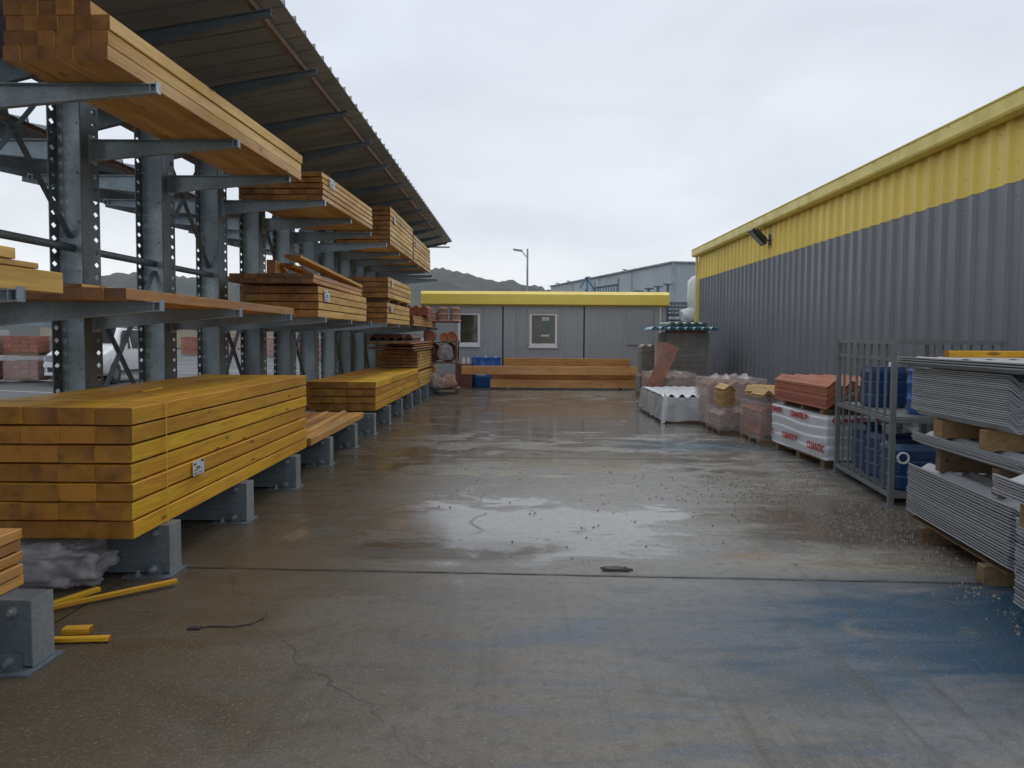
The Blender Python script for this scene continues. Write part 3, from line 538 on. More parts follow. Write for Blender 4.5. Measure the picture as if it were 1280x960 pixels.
# ------------------------------------------------------------------ big warehouse on the right
XW = 5.6; ZB, ZEV = 3.41, 4.29; NP = 24; WY1 = 26.2
wh = thing('warehouse', 'long grey ribbed warehouse wall with yellow band along the eave', 'building', (XW, WY1-NP*1.11, 0))
def wall_panel(z0, z1, mt, xo=0):
    m = MB(); p = sheet_profile(); vs = []
    for y, h in p: vs += [(-h+xo, y, z0), (-h+xo, y, z1)]
    m.add(vs, [(2*i, 2*i+1, 2*i+3, 2*i+2) for i in range(len(p)-1)])
    m.add([(-.004+xo, 1.085, z0), (-.004+xo, 1.11, z0), (-.004+xo, 1.11, z1), (-.004+xo, 1.085, z1)], [(0, 3, 2, 1)])
    return m.mesh('panel', mt)
def splash(m):
    t = m.node_tree; bs = t.nodes['Principled BSDF']; src = bs.inputs['Base Color'].links[0].from_socket; g = t.nodes.new('ShaderNodeNewGeometry'); sx = t.nodes.new('ShaderNodeSeparateXYZ'); t.links.new(g.outputs['Position'], sx.inputs[0])
    n = nz(t, 1.2, 7, g.outputs['Position'], .5, .65); h = mth(t, 'SUBTRACT', 1.0, mth(t, 'DIVIDE', sx.outputs[2], 1.5), None, True); k = mth(t, 'MULTIPLY', h, ramp(t, n.outputs[0], (.35, (.1,)*3), (.7, (1,)*3)).outputs[0], None, True)
    t.links.new(mixc(t, src, (.12, .11, .095), mth(t, 'MULTIPLY', k, .7)), bs.inputs['Base Color'])
splash(MGW)
GP = wall_panel(.02, ZB, MGW); YP = wall_panel(ZB+.002, ZEV, MYW, -.004)
for i in range(NP):
    a = link('grey_panel', GP, wh, (0, i*1.11, 0)); b = link('yellow_panel', YP, wh, (0, i*1.11, 0)); solid(a, .003, 1); solid(b, .003, 1)
m_ = MB(); WL = NP*1.11
pg = [(0, 0), (0, -.17), (-.02, -.205), (-.10, -.215), (-.175, -.20), (-.19, -.17), (-.19, -.02), (-.205, 0), (-.205, .012), (-.178, .012), (-.178, -.13), (-.09, -.21), (-.02, -.19), (-.012, 0)]
m_.prism([(x-.045, z+ZEV+.03) for x, z in pg], 'Y', 0, WL+.25); m_.build('gutter', MYG, wh)
for i in range(0, NP*2+1):
    if i % 4 == 0:
        q = MB(); q.box((-.235, i*.555+.1, ZEV-.02), (-.045, i*.555+.125, ZEV+.05)); q.build('gutter_bracket', MYG, wh)
m_ = MB(); p = [(a, b) for a, b in sheet_profile(int(WL/.37))]; vs = []
for y, h in p: vs += [(-.13, y, ZEV+.055+h), (7, y, ZEV+.055+h+.62)]
m_.add(vs, [(2*i, 2*i+1, 2*i+3, 2*i+2) for i in range(len(p)-1)]); solid(m_.build('roof', MRU, wh), .004)
m_ = MB(); m_.box((-.05, WL, .02), (.03, WL+.06, ZEV-.16)); m_.build('corner_trim', MYG, wh)
m_ = MB(); m_.add([(0, WL+.02, 0), (14, WL+.02, 0), (14, WL+.02, 4.4), (7, WL+.02, 5.02), (0, WL+.02, 4.4)], [(0, 4, 3, 2, 1)]); m_.build('gable_wall', MGW, wh)
m_ = MB(); m_.tube((-.09, WL+.12, .05), (-.09, WL+.12, ZEV-.15), .045, 10); m_.build('downpipe', MYG, wh)
m_ = MB()
for i in range(NP*3):
    for z in (.45, 1.45, 2.45, 3.25, 3.62, 4.0): m_.box((-.012, i*.37+.079, z), (.001, i*.37+.091, z+.012))
stuff(m_.build('screw', MGL, wh))
m_ = MB(); m_.box((-.06, 0, .005), (.06, WL, .02)); m_.build('base_flashing', MDK, wh)
fl = thing('floodlight', 'black floodlight on an arm fixed to the yellow band of the warehouse', 'lamp', (XW-.04, 18.9, 3.80))
m_ = MB(); m_.box((-.03, -.05, -.12), (0, .05, .12)); m_.bar((-.02, 0, -.02), (-.26, 0, .06), .03, .03); m_.build('bracket', MGR, fl)
m_ = MB(); m_.bar((-.14, -.16, -.02), (-.36, -.16, .20), .06, .09); m_.bar((-.14, .16, -.02), (-.36, .16, .20), .06, .09); m_.bar((-.12, 0, -.10), (-.42, 0, .22), .30, .08, up=(0, 0, 1)); m_.build('housing', MGR, fl)
m_ = MB(); m_.bar((-.165, 0, -.12), (-.435, 0, .165), .25, .012); m_.build('lens', MHL, fl)
# ------------------------------------------------------------------ site office
YO = 27.6
of = thing('site_office', 'low grey modular office with a yellow fascia across the end of the yard', 'building', (.85, YO, 0))
def office_panel(x0, x1, z0=.12, z1=2.64, holes=()):
    # vertical micro ribs, split round the window openings
    m = MB(); bp = sorted({x0, x1}|{v for h in holes for v in h[:2]})
    for a, b in zip(bp, bp[1:]):
        spans = [(z0, z1)]
        for (hx0, hx1, hz0, hz1) in holes:
            if a < hx1-.001 and b > hx0+.001: spans = [(z0, hz0), (hz1, z1)]
        for s0, s1 in spans: m.add([(a,0,s0),(b,0,s0),(b,0,s1),(a,0,s1)], [(0,1,2,3)])
    n = int((x1-x0)/.2)
    for i in range(1, n):
        a = x0+(x1-x0)*i/n; spans = [(z0+.002, z1-.002)]
        for (hx0, hx1, hz0, hz1) in holes:
            if hx0-.06 < a < hx1+.06: spans = [(z0+.002, hz0-.02), (hz1+.18, z1-.002)]
        for s0, s1 in spans: m.add([(a-.014,-.0005,s0),(a-.007,-.007,s0),(a+.007,-.007,s0),(a+.014,-.0005,s0),(a-.014,-.0005,s1),(a-.007,-.007,s1),(a+.007,-.007,s1),(a+.014,-.0005,s1)], [(0,1,5,4),(1,2,6,5),(2,3,7,6)])
    return m
def W2(px): return (px-647.5)*YO/1054   # panel seams sit on round module widths
XO = -.85
seams = [-3.10, -.51, 2.14, 4.84]
wins = [(-1.93, -1.30, 1.36, 2.36), (.40, 1.22, 1.34, 2.36)]
for i in range(3):
    x0, x1 = seams[i]+.025, seams[i+1]-.025; hs = [(a, b, c, d) for a, b, c, d in wins if x0 < a < x1]
    office_panel(x0, x1, holes=hs).build('wall_panel', MOF, of, (XO, 0, 0)).location.y = 0
m_ = MB(); m_.box((-3.95, .02, .1), (3.98, 2.4, 2.66)); o = m_.build('module_frame', MDK, of)
m_ = MB(); m_.prism([(-.20, 2.66), (.02, 2.60), (.4, 2.60), (.4, 3.04), (-.06, 3.08), (-.20, 2.98)], 'X', -4.02, 4.02); m_.build('fascia', MYF, of)
m_ = MB(); m_.box((-4.0, .4, 2.66), (4.0, 2.5, 2.98)); m_.build('roof', MRU, of)
m_ = MB(); m_.box((-3.98, .03, 0), (3.98, 2.3, .12)); m_.build('plinth', MDK, of)
for x in (0-.03+XO, 4.62+XO):
    m_ = MB(); m_.box((x-.02, -.03, .1), (x+.02, -.003, 2.62)); m_.build('downpipe', MWH if x > 2 else MOF, of)
for (a, b, c, d) in wins:
    wn_ = MB(); X0, X1 = a+XO, b+XO
    wn_.box((X0-.04, -.04, c-.04), (X1+.04, .05, c+.05)); wn_.box((X0-.04, -.04, d-.05), (X1+.04, .05, d)); wn_.box((X0-.04, -.038, c+.05), (X0+.03, .048, d-.05)); wn_.box((X1-.03, -.038, c+.05), (X1+.04, .048, d-.05))
    wo = wn_.build('window', MWH, of)
    q = MB(); q.box((X0+.03, .0, c+.05), (X1-.03, .012, d-.05)); q.build('pane', MGLS, wo)
    q = MB(); q.box((X0-.10, -.06, d+.002), (X1+.10, -.002, d+.16)); q.box((X0-.12, -.05, c-.02), (X0-.045, -.002, d)); q.box((X1+.045, -.05, c-.02), (X1+.12, -.002, d)); q.build('shutter_box', MOF, wo)
    q = MB(); q.box((X0-.07, -.06, c-.10), (X1+.07, -.003, c-.042)); q.build('sill', MWH, wo)
    if a > 0:
        q = MB(); q.box((X0+.36, -.006, d-.22), (X0+.60, -.003, d-.11)); q.box((X0+.34, -.006, c+.28), (X0+.60, -.003, c+.34)); q.build('notice', MLB, wo)
        q = MB(); q.box((X0+.36, -.005, c+.36), (X0+.60, -.002, d-.24)); q.build('poster', paint('poster_green', (.10, .15, .13), .4, dirt=.8, dirtcol=(.30, .33, .31), nscale=9), wo)
        q = MB(); 
        for k in range(5): q.box((X0+.38+k*.042, -.008, d-.185), (X0+.38+k*.042+.024, -.0062, d-.155))
        q.build('lettering', MIN, wo)
m_ = MB(); m_.box((3.53+XO, -.05, 1.36), (4.38+XO, -.003, 2.50))
for k in range(22): m_.box((3.56+XO, -.058, 1.38+k*.045), (4.35+XO, -.05, 1.38+k*.045+.036))
m_.build('roller_shutter', MOF, of)
# long beams in front of the office
def longbeam(x0, x1, y, z0, z1, th, mats, lb):
    m = MB(); m.cbox((-th/2, -(x1-x0)/2, 0), (th/2, (x1-x0)/2, z1-z0), .006, 0, 1); o = m.build('long_beam', list(mats), None, ((x0+x1)/2, y, z0)); o.rotation_euler = (0, 0, pi/2); tag(o, lb, 'beam')
MBEAM = wood('beam_wood', (.82, .47, .17), (.60, .29, .09), .5, .1)
longbeam(-.85, 3.62, 25.75, .06, .30, .14, (MBEAM, MOE), 'lowest long laminated beam on the floor in front of the office')
longbeam(-1.72, 3.64, 25.62, .46, .72, .14, (MBEAM, MYE), 'front long laminated beam reaching left past the blue drums, on the lower beams')
longbeam(-.80, 3.60, 25.92, .31, .455, .14, (MO, MOE), 'dark long beam squeezed between the lowest and the front beam')
longbeam(-.45, 3.45, 26.02, .72, .95, .14, (MO, MOE), 'rearmost reddish long beam standing highest in front of the office wall')
longbeam(-.45, 3.5, 26.04, .06, .30, .14, (MW, MOE), 'hidden rear beam on the floor under the rearmost reddish beam')
longbeam(-.45, 3.5, 26.20, .46, .715, .14, (MO, MOE), 'rear beam behind the front beam directly below the highest beam')
for i, x in enumerate((-.3, 1.4, 3.2)):
    m = MB(); m.box((-.05, -.35, 0), (.05, .35, .06)); o = m.build('wood_bearer', MW, None, (x, 25.85, 0)); tag(o, ('left', 'middle', 'right')[i]+' wooden bearer under the long beams before the office', 'bearer')
def drum(x, y, z, r, h, lb, lab=True, mt=None, rx=None):
    t_ = thing('blue_drum', lb, 'drum', (x, y, z)); m = MB()
    m.lathe([(r*.93, 0), (r, .03), (r, h*.30), (r*1.03, h*.32), (r*1.03, h*.345), (r, h*.365), (r, h*.64), (r*1.03, h*.66), (r*1.03, h*.685), (r, h*.705), (r, h*.93), (r*.985, h*.97), (r*.90, h*.985), (r*.88, h*.965)], 24); m.build('body', MBL, t_)
    m = MB(); m.lathe([(r*1.035, h*.90), (r*1.035, h*.96)], 24); m.build('ring', MBL, t_)
    m = MB(); m.lathe([(.04, 0), (.04, .03), (.03, .035)], 10, 0, (r*.45, 0, h*.965)); m.lathe([(.03, 0), (.03, .025)], 10, 0, (-r*.45, 0, h*.965)); m.build('cap', MWH, t_)
    if lab:
        m = MB(); vs = []
        for k in range(9): a = -pi/2-.55+1.1*k/8; vs += [((r+.003)*cos(a), (r+.003)*sin(a), h*.40), ((r+.003)*cos(a), (r+.003)*sin(a), h*.60)]
        m.add(vs, [(2*k, 2*k+2, 2*k+3, 2*k+1) for k in range(8)]); m.build('label_tag', MLB, t_)
    return t_
drum(-1.17, 26.75, 0, .31, .98, 'blue plastic drum with a pale label behind the long front beam')
drum(-.86, 27.15, 0, .29, .96, 'second blue drum half hidden behind the labelled one by the office', False)
for i, x in enumerate((-1.72, -1.58)):
    t_ = thing('small_can', ('left', 'right')[i]+' small whitish can standing on a crate beside the blue drum', 'can', (x, 26.6, .74)); m = MB(); m.lathe([(.05, 0), (.05, .15), (.02, .2), (.02, .23)], 12); m.build('body', MLB, t_)
m = MB(); m.box((-.25, -.2, 0), (.25, .2, .74)); o = m.build('storage_box', MTD, None, (-1.7, 26.65, 0)); tag(o, 'dark red box under two small cans beside the blue drum', 'box')
# ------------------------------------------------------------------ tile display rack at the far end of the timber rack
tr = thing('tile_rack', 'small red steel shelf holding chimney pots and roof fittings at the rack end', 'shelf', (-2.1, 23.6, 0))
m = MB()
for x in (-.5, .36):
    for y in (0, .9): m.box((x-.02, y-.02, 0), (x+.02, y+.02, 2.02 if x < 0 else 1.5))
m.build('frame', MTD, tr)
for z in (.12, .85, 1.42, 2.0):
    m = MB(); m.box((-.55, -.05, z), (.42 if z < 1.9 else .40, .95, z+.035)); m.build('board', MTD if z > 1.9 else MW, tr)
def pot(x, y, z, r, h, mt, lb):
    t_ = thing('chimney_pot', lb, 'chimney pot', (x, y, z)); m = MB(); m.lathe([(r, 0), (r, .04), (r*.85, .05), (r*.85, h*.42), (r, h*.45), (r, h*.52), (r*.85, h*.54), (r*.85, h*.86), (r*1.02, h*.88), (r*.7, h*.97), (r*.2, h)], 14); m.build('body', mt, t_)
    m = MB()
    for k in range(12):
        a = 2*pi*k/12
        for zz in (h*.2, h*.66): m.tube((r*.84*cos(a), r*.84*sin(a), zz), (r*.875*cos(a), r*.875*sin(a), zz), r*.12, 6)
    stuff(m.build('vent_hole', MDK, t_))
for i, (x, r, h, mt, d_) in enumerate(((-2.93, .13, .27, MTP, 'leftmost low'), (-2.68, .13, .28, MTP, 'second from left low'), (-2.42, .13, .27, MTP, 'low middle'), (-2.16, .17, .40, MTP, 'tall pale left'), (-1.80, .17, .40, MTP, 'tall pale rightmost'))):
    pot(x+.0, 24.0, 2.035, r, h, mt, d_+' terracotta chimney pot on the top board of the tile rack')
m = MB(); m.box((-3.2, 23.6, 2.0), (-2.62, 24.5, 2.03)); tag(m.build('shelf_board', MTD), 'dark board on the rack end under the low chimney pots', 'board')
for i, (x, z, r) in enumerate(((-2.50, 1.455, .16), (-2.08, 1.455, .13), (-1.86, 1.455, .15))):
    t_ = thing('ridge_tile', ('left', 'middle', 'right')[i]+' round terracotta fitting lying on the middle board of the tile rack', 'roof tile', (x, 23.75, z+r)); m = MB(); m.lathe([(r*.55, -.11), (r*.8, -.15), (r, -.14), (r, .3)], 18, axis='Y'); m.build('body', MTE, t_)
for i, (x, z, r) in enumerate(((-2.42, .885, .26), (-1.98, .885, .27))):
    t_ = thing('round_tile', ('left', 'right')[i]+' dark red round tile standing upright on the lower board of the tile rack', 'roof tile', (x, 23.8, z+r)); m = MB(); m.lathe([(r*.12, -.17), (r*.35, -.16), (r*.4, -.08), (r*.85, -.06), (r*.9, -.1), (r, -.1), (r, .3)], 18, axis='Y'); m.build('body', MTD, t_)
crumple('plastic_wrap', (-2.05, 23.6, 1.15), (.20, .12, .22), MFC, 'grey plastic cover hanging over the round tiles of the tile rack', 'plastic', 5, .3, 14)
for i, (x, y, z, r) in enumerate(((-2.4, 23.7, .155, .22), (-1.95, 23.6, .155, .2), (-2.2, 23.4, .155, .17))):
    crumple('wrapped_tile', (x, y, z+r), (r, r*1.1, r), MFP if i != 1 else MTP, ('left', 'right', 'front')[i]+' film wrapped fitting on the lowest board of the tile rack', 'roof tile', 11+i, .35, 12)
# nested tiles on the middle level end
def wave_pts(n, pit, amp, seg=8): return [(i*pit/seg, amp*.5*(1-cos(2*pi*i/seg))) for i in range(n*seg+1)]
def wave_sheet(n, pit, amp, L_, th, mt, name='sheet', seg=8):
    p = wave_pts(n, pit, amp, seg); m = MB(); vs = []
    if mt is MSH: p = [(x, amp-z) for x, z in p]
    for x, z in p: vs += [(x, 0, z), (x, L_, z), (x, L_, z+th), (x, 0, z+th)]
    k = len(p); fs = []
    for i in range(k-1):
        a = 4*i; fs += [(a, a+1, a+5, a+4), (a+3, a+7, a+6, a+2), (a, a+4, a+7, a+3), (a+1, a+2, a+6, a+5)]
    m.add(vs, fs, 0, True); m.add(vs, [(0, 3, 2, 1), (4*k-4, 4*k-3, 4*k-2, 4*k-1)])
    me = m.mesh(name, mt)
    for q_ in me.polygons: q_.use_smooth = False
    return me
def sheet_stack(x, y, z, rz, n, pit, amp, L_, th, step, lays, mt, label, cat='roof sheets', name='sheet_stack', jit=.006, part='sheet', seg=12, jfun=None):
    t_ = thing(name, label, cat, (x, y, z), rz); me = wave_sheet(n, pit, amp, L_, th, mt, part, seg)
    for i in range(lays):
        jx, jy = (R0.uniform(-jit, jit), R0.uniform(-jit, jit)) if not jfun else jfun(i)
        link(part, me, t_, (jx, jy, i*step), (0, 0, R0.uniform(-.0015, .0015)))
    return t_
sheet_stack(-3.3, 21.4, 2.10, 0, 5, .2, .07, 1.4, .012, .02, 12, MTE, 'nested terracotta tiles lying on the brown pack at the far middle arms', 'roof tiles', 'tile_stack', part='tile', seg=6)
sheet_stack(-3.4, 19.2, 1.50, 0, 5, .2, .09, 1.6, .012, .022, 4, MTD, 'dark red curved tiles stored above the loose boards at the rack end', 'roof tiles', 'tile_stack', part='tile', seg=6)
# ------------------------------------------------------------------ grey sheet stacks on the right
RA = -RD(6.2)
sheet_stack(3.135, 5.33, .135, RA, 6, .177, .045, 1.87, .0125, .0205, 20, MSH, 'bottom stack of grey corrugated sheets reaching furthest into the yard', jit=.005)
MBKW = wood('block_wood', (.36, .23, .11), (.24, .14, .06), .6)
def bearer(x, y, z, rz, lx, ly, lz, lb, mt=MW):
    m = MB(); m.cbox((0, -ly/2, 0), (lx, ly/2, lz), .006); o = m.build('wood_bearer', mt, None, (x, y, z)); o.rotation_euler = (0, 0, rz); tag(o, lb, 'bearer')
bearer(3.12, 5.62, .0, RA, 1.1, .11, .128, 'near wooden bearer on the floor under the bottom grey sheet stack')
bearer(3.25, 6.75, .0, RA, 1.05, .11, .128, 'far wooden bearer on the floor under the bottom grey sheet stack')
m = MB(); m.box((.02, .05, .126), (1.05, 1.85, .134)); o = m.build('pallet_board', MW, None, (3.135, 5.33, 0)); o.rotation_euler = (0, 0, RA); tag(o, 'thin wooden board directly under the bottom grey sheet stack', 'board')
bearer(3.27, 5.75, .572, RA, .95, .10, .19, 'near dark bearer between the bottom and middle grey sheet stacks')
bearer(3.40, 6.80, .572, RA, .95, .10, .19, 'far dark bearer between the bottom and middle grey sheet stacks')
sheet_stack(3.185, 5.36, .765, RA*.6, 6, .177, .035, 1.68, .0085, .0135, 6, MSH, 'thin middle stack of grey corrugated sheets between two rows of bearers', jit=.008)
bearer(3.235, 5.86, .872, RA*.6, .9, .10, .14, 'near wooden block between the middle and upper grey sheet stacks', MBKW)
bearer(3.30, 6.62, .872, RA*.6, .9, .16, .14, 'far wooden block between the middle and upper grey sheet stacks', MBKW)
sheet_stack(3.235, 5.58, 1.012, -.02, 6, .177, .055, 1.42, .0095, .0150, 23, MSH, 'tall upper stack of grey corrugated sheets with wavy end towards the camera', jit=.004)
sheet_stack(3.165, 5.22, 1.415, -.01, 6, .177, .034, 1.86, .009, .018, 3, MSH, 'few flatter grey sheets lying across the top of the tall upper stack', jit=.02)
m = MB(); m.cbox((-.045, -.32, 0), (.045, .32, .05), .004, 0, 1); o = m.build('loose_batten', [MY, MYE], None, (3.50, 6.3, 1.505)); o.rotation_euler = (0, 0, pi/2+.02); tag(o, 'yellow batten lying on top of the highest grey sheets', 'batten')
sheet_stack(2.70, 3.15, .06, RA*1.1, 6, .177, .045, 1.74, .013, .0215, 24, MSH, 'nearest lower stack of grey corrugated sheets at the right edge', jit=.005)
bearer(2.75, 4.55, .62, RA, .95, .09, .14, 'wooden block between the two nearest grey sheet stacks at the right edge', MBKW)
bearer(2.62, 3.5, .62, RA, .95, .09, .14, 'nearer hidden block between the two nearest grey sheet stacks')
sheet_stack(2.46, 3.1, .765, RA*1.1, 6, .177, .03, 1.60, .0095, .0155, 7, MSH, 'nearest upper stack of grey corrugated sheets at the right edge', jit=.006)
# ------------------------------------------------------------------ steel cage with blue containers
cg = thing('steel_cage', 'grey steel stillage cage with vertical bars holding blue containers', 'cage', (3.665, 8.24, 0), -RD(6.4))
CL, CW, CH = 2.02, 1.0, 1.63
def cgpart(nm, fn): m = MB(); fn(m); m.build(nm, MCG, cg)
for (x, y) in ((0, 0), (CW, 0), (0, CL), (CW, CL)): cgpart('post', lambda m: (m.box((x-.025, y-.025, .0), (x+.025, y+.025, CH)), m.box((x-.045, y-.045, 0), (x+.045, y+.045, .012))))
for z in (.10, .84, CH-.025):
    for x in (0, CW): cgpart('rail', lambda m: m.box((x-.018, .025, z-.022), (x+.018, CL-.025, z+.022)))
    for y in (0, CL): cgpart('rail', lambda m: m.box((.025, y-.018, z-.022), (CW-.025, y+.018, z+.022)))
cgpart('rail', lambda m: m.box((-.015, .025, 1.42), (.015, CL-.025, 1.45)))
for k in range(1, 8): cgpart('bar', lambda m: m.box((-.011, CL*k/8-.011, .12), (.011, CL*k/8+.011, CH-.045)))
for k in range(1, 8): cgpart('bar', lambda m: m.box((CW-.009, CL*k/8-.009, .12), (CW+.009, CL*k/8+.009, CH-.045)))
cgpart('brace', lambda m: m.bar((CW, CL-.03, .88), (CW, .03, 1.3), .02, .03)); cgpart('brace', lambda m: m.bar((.02, CL, .88), (CW-.02, CL, 1.4), .02, .03))
cgpart('shelf', lambda m: m.box((.03, .03, .862), (CW-.03, CL-.03, .875))); cgpart('floor_plate', lambda m: m.box((.03, .03, .122), (CW-.03, CL-.03, .132)))
for k in (.5, 1.0, 1.5): cgpart('top_rail', lambda m: m.box((.02, k-.012, CH-.035), (CW-.02, k+.012, CH-.012)))
def canister(x, y, z, sx, sy, sz, rz, lb):
    t_ = thing('blue_canister', lb, 'canister', (x, y, z), rz); m = MB(); c = .06
    prof = [(0, c), (c, 0)]; pts = [(-sx/2, -sy/2+c), (-sx/2+c, -sy/2), (sx/2-c, -sy/2), (sx/2, -sy/2+c), (sx/2, sy/2-c), (sx/2-c, sy/2), (-sx/2+c, sy/2), (-sx/2, sy/2-c)]
    rings = [(.94, 0), (1, .03), (1, sz*.3), (.975, sz*.32), (.975, sz*.36), (1, sz*.38), (1, sz*.62), (.975, sz*.64), (.975, sz*.68), (1, sz*.70), (1, sz-.06), (.88, sz)]
    vs = [(a*k, b*k, zz) for k, zz in rings for a, b in pts]; m.add(vs, [(j*8+i, j*8+(i+1) % 8, (j+1)*8+(i+1) % 8, (j+1)*8+i) for j in range(len(rings)-1) for i in range(8)]+[tuple(range((len(rings)-1)*8, len(rings)*8)), tuple(range(8))[::-1]])
    m.build('body', MBC, t_); m = MB(); m.lathe([(.05, 0), (.05, .04), (.045, .045)], 12, 0, (sx*.25, 0, sz)); m.build('cap', MWH, t_); return t_
Tc = Matrix.Translation((3.665, 8.24, 0)) @ Matrix.Rotation(-RD(6.4), 4, 'Z')
def cpos(x, y, z): p = Tc @ Vector((x, y, z)); return p.x, p.y, p.z
t_ = canister(*cpos(.30, .34, .133), .50, .52, .46, -.1, 'blue canister with a white ring at the near bottom corner of the cage')
m = MB(); vs = []
for k in range(20):
    a = 2*pi*k/20
    for r_, y_ in ((.062, 0), (.062, -.014), (.042, -.014), (.042, 0)): vs.append((r_*cos(a), y_, r_*sin(a)))
m.add(vs, [(4*k+j, 4*k+(j+1) % 4, 4*((k+1) % 20)+(j+1) % 4, 4*((k+1) % 20)+j) for k in range(20) for j in range(4)], 0, True); m.build('ring', MWH, t_, (-.17, -.262, .33))
canister(*cpos(.72, .36, .133), .34, .5, .44, 0, 'blue canister behind the ringed one at the bottom right of the cage')
canister(*cpos(.32, 1.0, .133), .46, .46, .48, .1, 'plain blue canister in the middle of the cage bottom')
canister(*cpos(.34, 1.58, .133), .46, .46, .52, 0, 'plain blue canister at the far end of the cage bottom')
drum(*cpos(.55, .40, .876), .28, .46, 'low blue drum on the cage shelf nearest the camera', False)
canister(*cpos(.30, 1.30, .876), .42, .36, .45, 0, 'blue canister on the cage shelf behind the low drum')
canister(*cpos(.75, 1.0, .876), .34, .4, .42, 0, 'blue canister on the cage shelf towards the warehouse wall')
t_ = thing('white_bucket', 'white plastic bucket resting on the blue canisters inside the cage', 'bucket', cpos(.30, .98, .60)); m = MB(); m.lathe([(.085, 0), (.10, .1), (.108, .1), (.108, .115), (.085, .113), (.075, .01)], 16); m.build('body', MWH, t_)
# ------------------------------------------------------------------ white wrapped tile pack with red print
def textmesh(body, size, ext=.002):
    cu = bpy.data.curves.new('t', 'FONT'); cu.body = body; cu.size = size; cu.extrude = ext; cu.offset = .0035; cu.align_x = 'LEFT'
    ob = bpy.data.objects.new('t', cu); COL.objects.link(ob); dg = bpy.context.evaluated_depsgraph_get(); me = bpy.data.meshes.new_from_object(ob.evaluated_get(dg)); bpy.data.objects.remove(ob); me.materials.clear(); me.materials.append(MRD); return me
wp = thing('white_film_pack', 'pallet pack in white film with red lettering beyond the cage', 'pallet', (3.84, 10.46, 0), .035)
PL, PW, P0, P1 = 2.0, 1.15, .12, .67
m = MB(); vs = []; NZ = 44; NY = 40
def padd(ax, u, z): q_ = z*7.4+.10*u+.35*MN.noise(Vector((u*.8, z*2, ax))); q_ -= math.floor(q_); return .020*(q_ if q_ < .82 else (1-q_)*4.5)+.006*MN.noise(Vector((u*1.5, z*5, ax)))
for j in range(NZ+1):
    z = P0+(P1-P0)*j/NZ; sg = -.03*abs(math.sin(1)) if j == 0 else 0
    for i in range(NY+1): y = PL*i/NY; vs.append((-padd(0, y, z), y, z))
    for i in range(NY+1): x = PW*i/NY; vs.append((x, padd(3, x, z)+PL, z))
    for i in range(NY+1): y = PL*(1-i/NY); vs.append((PW+padd(1, y, z), y, z))
    for i in range(NY+1): x = PW*(1-i/NY); vs.append((x, -padd(2, x, z), z))
K = 4*(NY+1)
m.add(vs, [(j*K+i, j*K+(i+1) % K, (j+1)*K+(i+1) % K, (j+1)*K+i)[::-1] for j in range(NZ) for i in range(K)], 0, True); m.add([vs[NZ*K], vs[NZ*K+NY], vs[NZ*K+2*NY+2], vs[NZ*K+3*NY+3]], [(0, 1, 2, 3)]); m.build('film', MWP, wp)
m = MB()
for y in (.1, .95, 1.8): m.box((.02, y, 0), (PW-.02, y+.12, .10))
m.box((0, 0, .10), (PW, PL, .119)); m.build('pallet', MW, wp)
for (y, z, s_, tx) in ((1.97, .575, .10, 'CUANTIC'), (1.18, .565, .115, 'CUANTIC \u2665'), (1.92, .24, .10, 'O'), (1.50, .24, .11, 'CUANTIC \u2665'), (.56, .21, .13, 'CUANTIC')):
    me = textmesh(tx.replace('\u2665', ''), s_); o = link('lettering', me, wp, (-.034, y, z), (pi/2, 0, -pi/2))
    if '\u2665' in tx:
        q = MB(); h_ = s_*.36; q.prism([(0, -h_), (-h_, .2*h_), (-h_*.9, h_*.8), (-h_*.45, h_), (0, h_*.55), (h_*.45, h_), (h_*.9, h_*.8), (h_, .2*h_)], 'X', -.002, .002); q.build('heart_mark', MRD, wp, (-.034, y-s_*5.0, z+s_*.36))
for (x, z, s_) in ((.05, .585, .10), (.62, .585, .10)): link('lettering', textmesh('CUANTIC', s_), wp, (x, -.034, z), (pi/2, 0, 0))
for i, y in enumerate((.25, 1.0, 1.75)):
    bearer(3.86, 10.46+y, .672, .035, 1.05, .09, .075, ('near', 'middle', 'far')[i]+' bearer between the white film pack and the terracotta tiles')
sheet_stack(3.84, 10.50, .75, .03, 5, .215, .075, 1.95, .012, .0195, 15, MTE, 'stack of orange terracotta wavy tiles on the white film pack', 'roof tiles', 'tile_stack', part='tile', seg=8, jit=.006)
